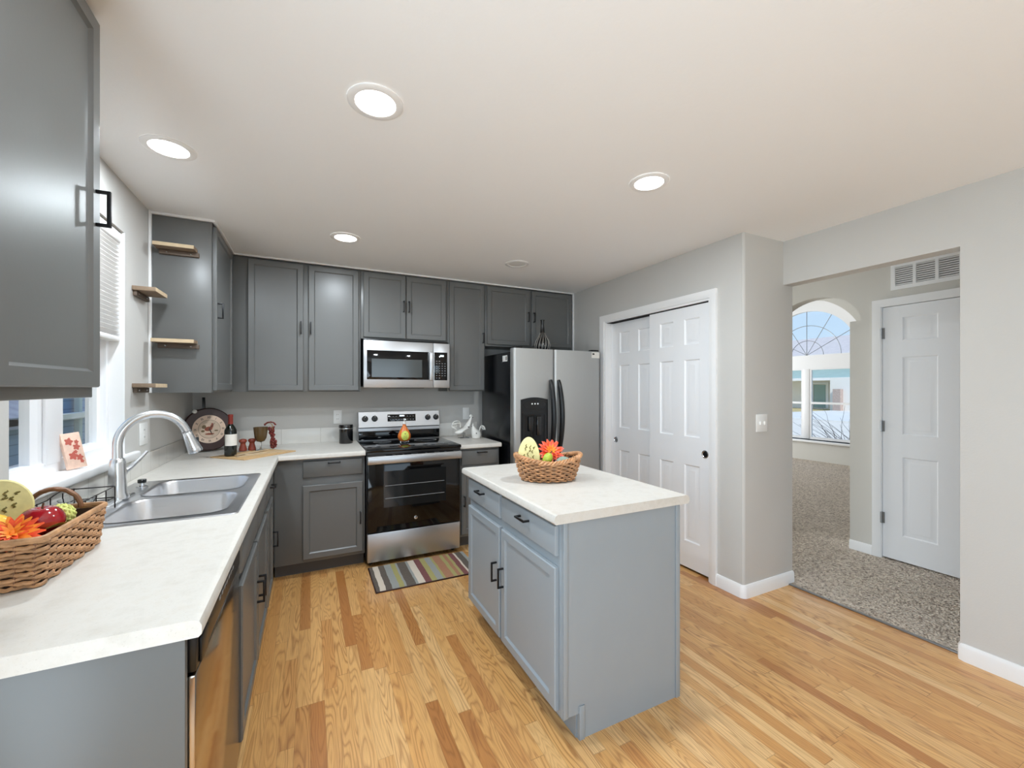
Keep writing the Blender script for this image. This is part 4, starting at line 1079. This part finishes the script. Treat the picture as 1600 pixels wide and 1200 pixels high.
mb = MB(); loft(mb, [(0, 0, .030, .028, 0), (0, .004, .036, .032, 0), (-.002, .03, .044, .036, 0), (.004, .055, .040, .032, -.15), (.018, .078, .026, .023, -.2), (.027, .10, .015, .014, -.1), (.031, .115, .009, .009, 0), (.034, .122, .003, .003, 0)])
obj('body', mb, 'ceramic', t, rel=False)
obj('comb', MB().ball((.030, 0, .128), .009, .003, .011, 10, 8), 'ceramic', t, rel=False)
obj('beak', MB().lathe([(.004, 0), (.001, .012)], (.038, 0, .113), 10, M4=Matrix.Rotation(PI / 2, 4, 'Y')), 'greyink', t, rel=False)
mb = MB()
for r, cz_ in ((.040, .07), (.030, .068), (.048, .066)):
    mb.tube([(-.03 - r * .95 * (1 - math.cos(a)) * .6, .004 * math.sin(a * 3), cz_ + r * math.sin(a)) for a in [PI * .95 * k / 14 for k in range(15)]], .0042, 8)
obj('tail', mb, 'ceramic', t, rel=False)
obj('wing_mark', MB().ball((.018, .033, .05), .006, .003, .006, 10, 6), 'greyink', t, rel=False)

# ------------------------------------------------------------------ soap bottle on the stove
px, py, pz = .735, 3.66, .9228
t = thing('soap_bottle', 'orange soap bottle with lime label and white pump on the stove', 'soap bottle', (px, py, pz))
obj('base', MB().lathe([(.036, 0), (.038, .004), (.038, .018), (.034, .022)], (px, py, pz), 28, sy=.75), 'clear', t)
obj('body', MB().lathe([(.030, .018), (.048, .032), (.056, .055), (.054, .078), (.040, .108), (.024, .135), (.015, .155), (.013, .17)], (px, py, pz), 32, sy=.7), 'orange', t)
o = obj('pump', MB().lathe([(.0145, .168), (.0145, .185), (.006, .187), (.006, .205)], (px, py, pz), 20).box(px - .010, px + .010, py - .035, py + .010, pz + .203, pz + .214, .004), 'plate', t)
sp_ = [(.018, .030), (.032, .048), (.055, .056), (.078, .054), (.108, .040), (.135, .024)]
def body_r(z):
    for (z0, r0), (z1, r1) in zip(sp_, sp_[1:]):
        if z <= z1: return r0 + (r1 - r0) * (z - z0) / (z1 - z0)
    return .02
fl = lambda u, z, d: (px + u, py - .7 * math.sqrt(max(1e-6, (body_r(z) + .0006) ** 2 - u * u)) - d, pz + z)
mb = MB()
for j in range(8):
    z0 = .030 + .080 * j / 8; z1 = .030 + .080 * (j + 1) / 8
    w = lambda z: .033 * math.sqrt(max(.02, 1 - ((z - .070) / .0415) ** 2)) 
    for i in range(8):
        q = [(-w(z0) + 2 * w(z0) * i / 8, z0), (-w(z0) + 2 * w(z0) * (i + 1) / 8, z0), (-w(z1) + 2 * w(z1) * (i + 1) / 8, z1), (-w(z1) + 2 * w(z1) * i / 8, z1)]
        mb.add([(u, z, .0012) for u, z in q], [[0, 1, 2, 3]], 0, fl)
lb = obj('label', mb, 'limelabel', t)
mb = MB()
for (u, z, r) in ((-.008, .064, .0035), (.008, .064, .0035), (0, .054, .003), (0, .086, .005), (-.012, .050, .003), (.012, .05, .003)): mb.prism([(u + r * math.cos(2 * PI * k / 12), z + r * .8 * math.sin(2 * PI * k / 12)) for k in range(12)], .0013, .002, fl)
obj('print', mb, 'darkgreen', lb)

# ------------------------------------------------------------------ rug
mb = MB(); P = [(.405, 3.385), (.405, 2.955), (1.17, 2.955), (1.17, 3.385)]
mb.plate([.405, 1.17], [2.955, 3.385], [], .0005, .008, FZ())
tag(obj('rug', mb, 'rug'), 'small striped runner rug on the oak floor before the stove', 'rug')
obj('binding', MB().box(.403, 1.172, 2.949, 2.959, .0005, .009, .002).box(.400, .409, 2.949, 3.385, .0005, .009, .002), 'clockrim', bpy.data.objects['rug'])

# ------------------------------------------------------------------ baskets
def weave(mb, ring, rows, amp, rad, stakes, flat=1.0, jit=.0, per=96):
    for j in range(rows):
        f = j / (rows - 1); pts = []
        for i in range(per):
            s_ = i / per; p, n = ring(s_, f); w = math.sin(PI * stakes * s_ * 1.0 + PI * j) * amp
            pts.append((p[0] + n[0] * w, p[1] + n[1] * w, p[2] + random.uniform(-jit, jit)))
        mb.tube(pts, rad, 6, True, flat=flat)
def oval_ring(cx, cy, z0, h, a0, b0, a1, b1, rot, dip):
    def ring(s_, f):
        th = 2 * PI * s_; a = a0 + (a1 - a0) * f ** .7; b = b0 + (b1 - b0) * f ** .7
        x, y = a * math.cos(th), b * math.sin(th); nx, ny = math.cos(th) / a, math.sin(th) / b; q = math.hypot(nx, ny)
        cr_, sr = math.cos(rot), math.sin(rot)
        z = z0 + h * f * (1 - dip * (1 - abs(math.cos(th)) ** 1.5) * f)
        return (cx + x * cr_ - y * sr, cy + x * sr + y * cr_, z), ((nx * cr_ - ny * sr) / q, (nx * sr + ny * cr_) / q)
    return ring
def liner(mb, ring, n=48, m=5, ins=.006):
    rs = []
    for j in range(m + 1):
        r = []
        for i in range(n):
            p, nn = ring(i / n, j / m * .97); r.append((p[0] - nn[0] * ins, p[1] - nn[1] * ins, p[2]))
        rs.append(r)
    mb.rings(rs, cap1=False)
random.seed(5)
bx, by = 1.135, 1.905
t = thing('wicker_basket', 'oval brown wicker basket on the island holding a flower and fruit', 'basket', (bx, by, CZ))
rg = oval_ring(bx, by, CZ + .0075, .122, .134, .086, .172, .112, math.radians(-22), .25)
mb = MB(); weave(mb, rg, 11, .0070, .0045, 36, .9, .0012, 220); obj('weave', mb, 'wickerA', t)
mb = MB()
for k in range(36): mb.tube([rg((k + .0) / 36, f)[0] for f in (0, .25, .5, .75, 1.0)], .0034, 6)
obj('stakes', mb, 'wickerB', t)
mb = MB(); liner(mb, oval_ring(bx, by, CZ + .02, .055, .125, .078, .140, .092, math.radians(-22), 0), 40, 3, .0); obj('filling', mb, 'straw', t)
mb = MB(); liner(mb, rg); obj('lining', mb, 'wickerdark', t)
mb = MB()
for q in range(3):
    pts = []
    for i in range(150):
        p, n = rg(i / 150, 1.0); a = 2 * PI * (18 * i / 150 + q / 3); pts.append((p[0] + n[0] * .008 * math.cos(a), p[1] + n[1] * .008 * math.cos(a), p[2] + .004 + .008 * math.sin(a)))
    mb.tube(pts, .0058, 6, True)
obj('rim', mb, 'wickerA', t)
# contents of the island basket
def plaque(cx, cy, cz, rx, rz, rotz, tilt_, label):
    t = thing('oval_plaque', label, 'plaque', (cx, cy, cz))
    Rm = Matrix.Rotation(rotz, 4, 'Z') @ Matrix.Rotation(-tilt_, 4, 'X')
    f = lambda u, z, d: tuple(Rm @ Vector((u, -d, z)) + Vector((cx, cy, cz)))
    egg = lambda k_, s_: (rx * s_ * math.sin(k_) * (1 - .12 * math.cos(k_ + PI)) , rz + rz * s_ * -math.cos(k_))
    P = [egg(2 * PI * k / 40, 1) for k in range(40)]; P2 = [egg(2 * PI * k / 40, .94) for k in range(40)]
    o = obj('board', MB().rings([[(u, z, 0) for u, z in P], [(u, z, .006) for u, z in P], [(u, z, .009) for u, z in P2]], fm=f), 'egg', t)
    mb = MB(); random.seed(11)
    for (u, z, L, a) in ((-.35, .55, .3, 1.2), (-.2, .75, .25, 1.8), (.1, .62, .35, 1.4), (.3, .3, .22, 1.5), (-.1, .1, .3, 1.6), (.35, -.1, .25, 1.3), (-.4, .0, .22, 1.7), (.1, -.3, .3, 1.5), (-.35, -.4, .2, 1.4), (.4, .6, .2, .9), (0, .35, .2, .4)):
        pts = []
        for k in range(7):
            s_ = k / 6; pts.append(f(rx * (u + L * s_ * math.cos(a) + .06 * math.sin(s_ * 9)), rz + rz * .85 * (z * .8 + L * (s_ - .5) * math.sin(a)), .0094))
        mb.tube(pts, [.0008, .002, .003, .0024, .003, .002, .0008], 5)
    obj('drawing', mb, 'eggink', o); return t
def fixed_plaque(*a): return plaque(*a)
fixed_plaque(1.032, 1.925, CZ + .030, .058, .100, math.radians(-26), math.radians(16), 'pale yellow oval plaque leaning up in the island basket')
def flower(cx, cy, cz, r, label, mats, nlay=4, normal=(0, -.5, 1), seed=1):
    random.seed(seed)
    t = thing('artificial_flower', label, 'flower', (cx, cy, cz))
    Q = Vector(normal).normalized().to_track_quat('Z', 'Y').to_matrix().to_4x4()
    for L in range(nlay):
        mb = MB(); n = 15 - L * 2; up = .25 + L * .38; rl_ = r * (1 - .14 * L)
        for k in range(n):
            a = 2 * PI * (k + .5 * (L % 2)) / n + random.uniform(-.1, .1); uu = up + random.uniform(-.12, .12); rs = []
            for j in range(6):
                s_ = j / 5; w = rl_ * .17 * math.sin(PI * min(.97, .12 + s_ * .88)) ** .7; d = rl_ * s_
                c = Vector((d * math.cos(uu * (1 - .45 * s_)), 0, d * math.sin(uu) * (1 - .25 * s_)))
                ring = [c + Vector((0, -w, .12 * w)), c + Vector((0, 0, -.15 * w)), c + Vector((0, w, .12 * w)), c + Vector((0, 0, -.15 * w + .0012))]
                rs.append([tuple(Q @ (Matrix.Rotation(a, 4, 'Z') @ q) + Vector((cx, cy, cz))) for q in ring])
            mb.rings(rs)
        obj('petals', mb, mats[L % len(mats)], t)
    obj('centre', MB().ball((cx, cy, cz + r * .12), r * .16, seg=12, rn=8), mats[-1], t)
    obj('stem', MB().tube([(cx, cy, cz), (cx + .004, cy + .006, cz - .05)], .0035, 6), 'darkgreen', t)
    return t
flower(1.165, 1.928, CZ + .142, .074, 'coral orange artificial flower standing in the island basket', ['pinkpetal', 'petalR', 'pinkpetal', 'petalO'], 4, (-.2, -.75, .7), 2)
t = thing('green_gourd', 'small lime green gourd beside the flower in the island basket', 'gourd', (1.120, 1.865, CZ + .06))
obj('skin', MB().ball((1.108, 1.862, CZ + .118), .026, .024, .034, 18, 12, M4=Matrix.Rotation(.5, 4, 'Y')), 'greenfruit', t)
obj('stem', MB().tube([(1.125, 1.862, CZ + .146), (1.134, 1.862, CZ + .158)], .004, 6), 'stem', t)
random.seed(9)
def grapes(cx, cy, cz, n, sp, label, r=.0095):
    t = thing('grape_cluster', label, 'grapes', (cx, cy, cz)); mb = MB()
    for k in range(n):
        a = random.uniform(0, 2 * PI); q = sp * math.sqrt(random.random()); mb.ball((cx + q * math.cos(a), cy + .7 * q * math.sin(a), cz + random.uniform(0, .028)), r, seg=10, rn=7)
    obj('grapes', mb, 'grape', t)['kind'] = 'stuff'
    obj('stalk', MB().tube([(cx, cy, cz + .01), (cx + .01, cy + .01, cz + .045)], .002, 6), 'stem', t)
grapes(1.235, 1.86, CZ + .075, 26, .036, 'dark purple artificial grapes at the right end of the island basket')
grapes(1.160, 1.858, CZ + .072, 18, .030, 'dark purple artificial grapes below the flower in the island basket')
t = thing('artificial_leaf', 'broad grey green leaf lying over the island basket rim by the grapes', 'leaf', (1.215, 1.84, CZ + .085))
def leaf(mb, c, L, W, Q):
    rs = []
    for j in range(9):
        s_ = j / 8; w = W * math.sin(PI * (.06 + .9 * s_)) ; x = L * (s_ - .5); b = -.25 * L * (s_ - .5) ** 2
        ring = [(x, -w, b + .1 * w), (x, 0, b - .05 * w), (x, w, b + .1 * w), (x, 0, b - .05 * w + .0012)]
        rs.append([tuple(Q @ Vector(p) + Vector(c)) for p in ring])
    mb.rings(rs)
mb = MB(); leaf(mb, (1.198, 1.845, CZ + .108), .085, .024, Matrix.Rotation(-.3, 4, 'Z') @ Matrix.Rotation(.7, 4, 'X')); obj('blade', mb, 'leafblue', t)

# basket beside the sink
BX0, BX1, BY0, BY1 = -.812, -.592, 1.405, 1.735
t = thing('rush_basket', 'rectangular woven rush basket of fruit at the left worktop edge', 'basket', ((BX0 + BX1) / 2, (BY0 + BY1) / 2, CZ))
def rect_ring(s_, f, ins=0):
    fl_ = .012 * f; x0, x1, y0, y1, r = BX0 - fl_ + ins, BX1 + fl_ - ins, BY0 - fl_ + ins, BY1 + fl_ - ins, .016
    pts = rrect(x0, x1, y0, y1, r, 0, 4); n = len(pts); cum = [0]
    for i in range(n): cum.append(cum[-1] + math.dist(pts[i][:2], pts[(i + 1) % n][:2]))
    d = s_ * cum[-1]; i = max(k for k in range(n) if cum[k] <= d + 1e-9); q = (d - cum[i]) / max(1e-9, cum[i + 1] - cum[i])
    a, b = Vector(pts[i][:2]), Vector(pts[(i + 1) % n][:2]); p = a.lerp(b, q); tt = (b - a).normalized()
    return (p.x, p.y, CZ + .007 + .108 * f), (tt.y, -tt.x)
random.seed(6)
mb = MB(); weave(mb, rect_ring, 11, .0044, .0052, 34, .75, .0014, 204); obj('weave', mb, 'wickerB', t)
mb = MB()
for k in range(34): mb.tube([rect_ring((k + .0) / 34, f)[0] for f in (0, .5, 1.0)], .0036, 6)
obj('stakes', mb, 'cane', t)
mb = MB().box(BX0 + .012, BX1 - .012, BY0 + .012, BY1 - .012, CZ + .012, CZ + .088, .02); obj('filling', mb, 'straw', t)
mb = MB(); liner(mb, rect_ring, 72, 4, .007); obj('lining', mb, 'wickerdark', t)
mb = MB()
mb.tube([(lambda pn: (pn[0][0], pn[0][1], pn[0][2] + .004))(rect_ring(i / 150, 1.0)) for i in range(150)], .0085, 8, True, flat=.8); obj('rim', mb, 'wickerB', t)
mb = MB(); pts = [(-.699 + .060 * math.cos(PI * k / 20), BY1 + .006, CZ + .118 + .060 * math.sin(PI * k / 20)) for k in range(21)]
mb.tube(pts, .0068, 8); mb.tube([(p[0], p[1] - .004, p[2] + .002 * math.sin(i * 2)) for i, p in enumerate(pts)], .0058, 8); obj('handle', mb, 'cane', t)
fixed_plaque(-.770, 1.650, CZ + .089, .062, .070, math.radians(22), math.radians(10), 'pale yellow oval plaque leaning in the rush basket')
def apple(cx, cy, cz, r, label):
    t = thing('apple', label, 'apple', (cx, cy, cz))
    prof = []
    for k in range(17):
        th = PI * k / 16; rr = r * math.sin(th) * (1.0 + .06 * math.cos(th)) ; z = -r * .9 * math.cos(th)
        if k > 12: z -= r * .9 * .35 * ((k - 12) / 4) ** 2
        prof.append((max(rr, .0005), z))
    obj('skin', MB().lathe(prof, (cx, cy, cz), 28), 'apple', t)
    obj('stem', MB().tube([(cx, cy, cz + r * .55), (cx + .004, cy, cz + r * 1.0)], .0022, 6), 'stem', t)
apple(-.645, 1.545, CZ + .131, .046, 'shiny red apple in the rush basket')
t = thing('gourd', 'yellow orange gourd behind the flower in the rush basket', 'gourd', (-.728, 1.512, CZ + .09))
mb = MB()
for (dx, dy) in ((0, 0),):
    rs = []
    for j in range(13):
        th = PI * j / 12; ring = []
        for i in range(32):
            a = 2 * PI * i / 32; rr = .040 * math.sin(th) * (1 + .07 * math.cos(8 * a)); ring.append((-.728 + max(rr, .0008) * math.cos(a), 1.512 + max(rr, .0008) * math.sin(a), CZ + .130 - .036 * math.cos(th)))
        rs.append(ring)
    mb.rings(rs)
obj('skin', mb, 'yellowfruit', t); obj('stem', MB().tube([(-.728, 1.512, CZ + .163), (-.726, 1.514, CZ + .176)], .004, 6), 'stem', t)
flower(-.655, 1.447, CZ + .122, .056, 'red orange artificial flower at the near end of the rush basket', ['petalR', 'petalO', 'petalR', 'petalO'], 4, (.2, -.6, .8), 4)
t = thing('pompon_fruit', 'pale lime textured ball behind the apple in the rush basket', 'ornament', (-.652, 1.60, CZ + .09))
mb = MB().ball((-.640, 1.625, CZ + .122), .030, seg=20, rn=14)
for k in range(90):
    z = 1 - 2 * (k + .5) / 90; a = k * 2.39996; q = math.sqrt(1 - z * z); mb.ball((-.640 + .029 * q * math.cos(a), 1.625 + .029 * q * math.sin(a), CZ + .122 + .029 * z), .005, seg=6, rn=4)
obj('ball', mb, 'limeball', t)
t = thing('artificial_leaf', 'yellow leaf beside the apple in the rush basket', 'leaf', (-.625, 1.50, CZ + .11))
mb = MB(); leaf(mb, (-.606, 1.50, CZ + .122), .085, .016, Matrix.Rotation(1.2, 4, 'Z') @ Matrix.Rotation(-.5, 4, 'X')); obj('blade', mb, 'leafyellow', t)

# ------------------------------------------------------------------ wire rack behind the basket
t = thing('wire_rack', 'low black wire rack beside the faucet under the window', 'rack', (-.77, 2.0, CZ))
x0, x1, y0, y1 = -.826, -.705, 1.79, 2.195
zl, zt = CZ + .048, CZ + .092
mb = MB(); w = .0022
hump = [(x0, y0 + (y1 - y0) * k / 20, zt + .012 * math.sin(PI * max(0, (k / 20 - .55) / .45))) for k in range(21)]
mb.tube(hump, w, 6); mb.tube([(x1, y0, zt), (x1, y1, zt)], w, 6); mb.tube([(x0, y1, zt), (x1, y1, zt)], w, 6); mb.tube([(x0, y0, zt), (x1, y0, zt)], w, 6)
obj('top_rail', mb, 'wire', t)
obj('bottom_rail', MB().tube([(x0, y0, zl), (x1, y0, zl), (x1, y1, zl), (x0, y1, zl)], w, 6, True), 'wire', t)
mb = MB()
for k in range(6):
    y = y0 + (y1 - y0) * k / 5
    mb.tube([(x0, y, zl), (x0, y, zt + .003)], w * .9, 6); mb.tube([(x1, y, zl), (x1, y, zt)], w * .9, 6)
obj('uprights', mb, 'wire', t)
mb = MB()
for k in range(1, 10):
    y = y0 + (y1 - y0) * k / 10; mb.tube([(x0, y, zl), (x1, y, zl)], w * .8, 6)
obj('cross_wires', mb, 'wire', t)
for (x, y) in ((x0, y0), (x1, y0), (x0, y1), (x1, y1)): obj('leg', MB().tube([(x, y, CZ + (.0006 if y < 1.9 else .0056)), (x, y, zl)], w, 6), 'wire', t)
t = thing('glass_dish', 'small clear glass dish sitting in the black wire rack', 'dish', (-.765, 2.06, zl + .003))
obj('bowl', MB().lathe([(.025, .0), (.04, .004), (.052, .03), (.050, .03), (.038, .006), (.001, .004)], (-.765, 2.06, zl + .0032), 28), 'clear', t)

# card on the sill
t = thing('greeting_card', 'small pink printed card leaning on the window sill', 'card', (-.90, 2.31, WZ0))
Rm = Matrix.Translation((-.868, 2.325, WZ0 + .0035)) @ Matrix.Rotation(math.radians(62), 4, 'Z') @ Matrix.Rotation(math.radians(-12), 4, 'X') @ Matrix.Rotation(math.radians(-3), 4, 'Y')
f = lambda u, z, d: tuple(Rm @ Vector((u, -d, z)))
o = obj('card', MB().box(-.036, .036, .003, .15, 0, .012, .001, 0, f), 'card', t)
mb = MB()
for (u, z, r) in ((-.012, .115, .014), (.012, .09, .012), (.016, .11, .008), (-.008, .055, .015), (.015, .045, .012), (.020, .028, .007), (.004, .07, .007)):
    mb.prism([(u + r * (1 + .25 * math.cos(5 * a)) * math.cos(a), z + r * (1 + .25 * math.cos(5 * a)) * math.sin(a)) for a in [2 * PI * k / 20 for k in range(20)]], .012, .0125, f)
obj('print', mb, 'cardink', o)

# ------------------------------------------------------------------ outside
GZ = -.35
struct('ground', MB().box(-60, 120, -60, 120, GZ - .3, GZ), 'lawn')
struct('street', MB().box(13, 25, -60, 90, GZ, GZ + .02), 'asphalt')
struct('sidewalk', MB().box(25, 26.2, -60, 90, GZ, GZ + .06).box(11.6, 13, -60, 90, GZ, GZ + .06), 'concrete')
struct('driveway', MB().box(26.2, 40, 10, 18.6, GZ, GZ + .04), 'concrete')
# house across the street
hx = 40.0
t = thing('house', 'pale house with teal porch roof across the street beyond the arch', 'house', (hx, 20, GZ))
obj('wall', MB().box(hx, hx + 8, 8, 40, GZ, 4.3), 'whitesiding', t)
def roof(name, y0, y1, x0, x1, z0, z1, m, par):
    mb = MB(); mb.rings([[(x0, y, z0), (x0, y, z0 - .15), (x1, y, z1 - .15), (x1, y, z1)] for y in (y0, y1)]); return obj(name, mb, m, par)
roof('roof', 7.4, 40.6, hx - .6, hx + 5, 4.35, 6.4, 'shingle', t)
obj('fascia', MB().box(hx - .68, hx - .6, 7.4, 40.6, 4.05, 4.35), 'white', t)
roof('porch_roof', 16.5, 24.2, hx - 2.2, hx, 2.28, 3.25, 'tealroof', t)
obj('porch_fascia', MB().box(hx - 2.3, hx - 2.2, 15, 24.2, 2.08, 2.30), 'white', t)
obj('porch_wall', MB().box(hx - .06, hx - .01, 16.5, 24.2, GZ, 2.9), 'peach', t)
o = obj('front_door', MB().box(hx - .14, hx - .06, 20.45, 21.35, GZ + .1, 1.75), 'tealdoor', t); obj('door_frame', MB().plate([20.2, 20.4, 21.4, 21.6], [GZ + .1, 1.8, 1.95], [(20.4, 21.4, GZ + .1, 1.8)], .06, .18, lambda u, z, d: (hx - d, u, z)), 'white', o)
obj('garage_wall', MB().box(hx - 2.6, hx - .1, 12, 18.85, GZ, 2.28), 'garage', t)
obj('pier', MB().box(hx - 3.0, hx - 2.6, 17.94, 18.47, GZ, 1.38), 'brickpier', t)
for y in (23.6, 26.0): obj('porch_post', MB().box(hx - 2.3, hx - 2.1, y, y + .2, GZ, 2.1), 'white', t)
obj('window', MB().box(hx - .07, hx - .03, 26.5, 29.5, .6, 1.9), 'darkglass', t)
# bare shrub outside the front window
random.seed(12)
t = thing('bare_shrub', 'leafless twiggy shrub outside the front window beyond the arch', 'shrub', (10.6, 4.6, GZ))
mb = MB()
for k in range(34):
    x, y, z = 10.7 + random.uniform(-.15, .15), 4.7 + random.uniform(-.5, .5), GZ
    d = Vector((random.uniform(-.2, .25), random.uniform(-.1, 1.1), 1)).normalized(); pts = []; L = random.uniform(1.0, 1.75)
    for j in range(7):
        s_ = j / 6; pts.append((x + d.x * L * s_ + random.uniform(-.02, .02), y + d.y * L * s_ * (1 + .3 * s_) + random.uniform(-.02, .02), z + d.z * L * s_ * (1 - .15 * s_)))
    mb.tube(pts, [.008, .007, .006, .005, .004, .003, .002], 5)
obj('twigs', mb, 'twig', t)
# neighbouring house outside the sink window
t = thing('neighbour_house', 'blue sided neighbouring house outside the sink window', 'house', (-4.5, 8, GZ))
obj('wall', MB().box(-5.5, -3.6, 2, 16, GZ - .6, .93).box(-5.5, -3.62, 8.75, 16, .93, 3.6), 'siding', t)
obj('fascia', MB().box(-3.60, -3.42, 1.8, 16.2, .91, 1.0), 'whitesiding', t)
roof('roof', 1.8, 8.75, -3.42, -7, 1.02, 2.6, 'greyroof', t)
obj('downspout', MB().box(-3.60, -3.52, 9.55, 9.66, GZ - .5, 3.4, .02), 'tealroof', t)
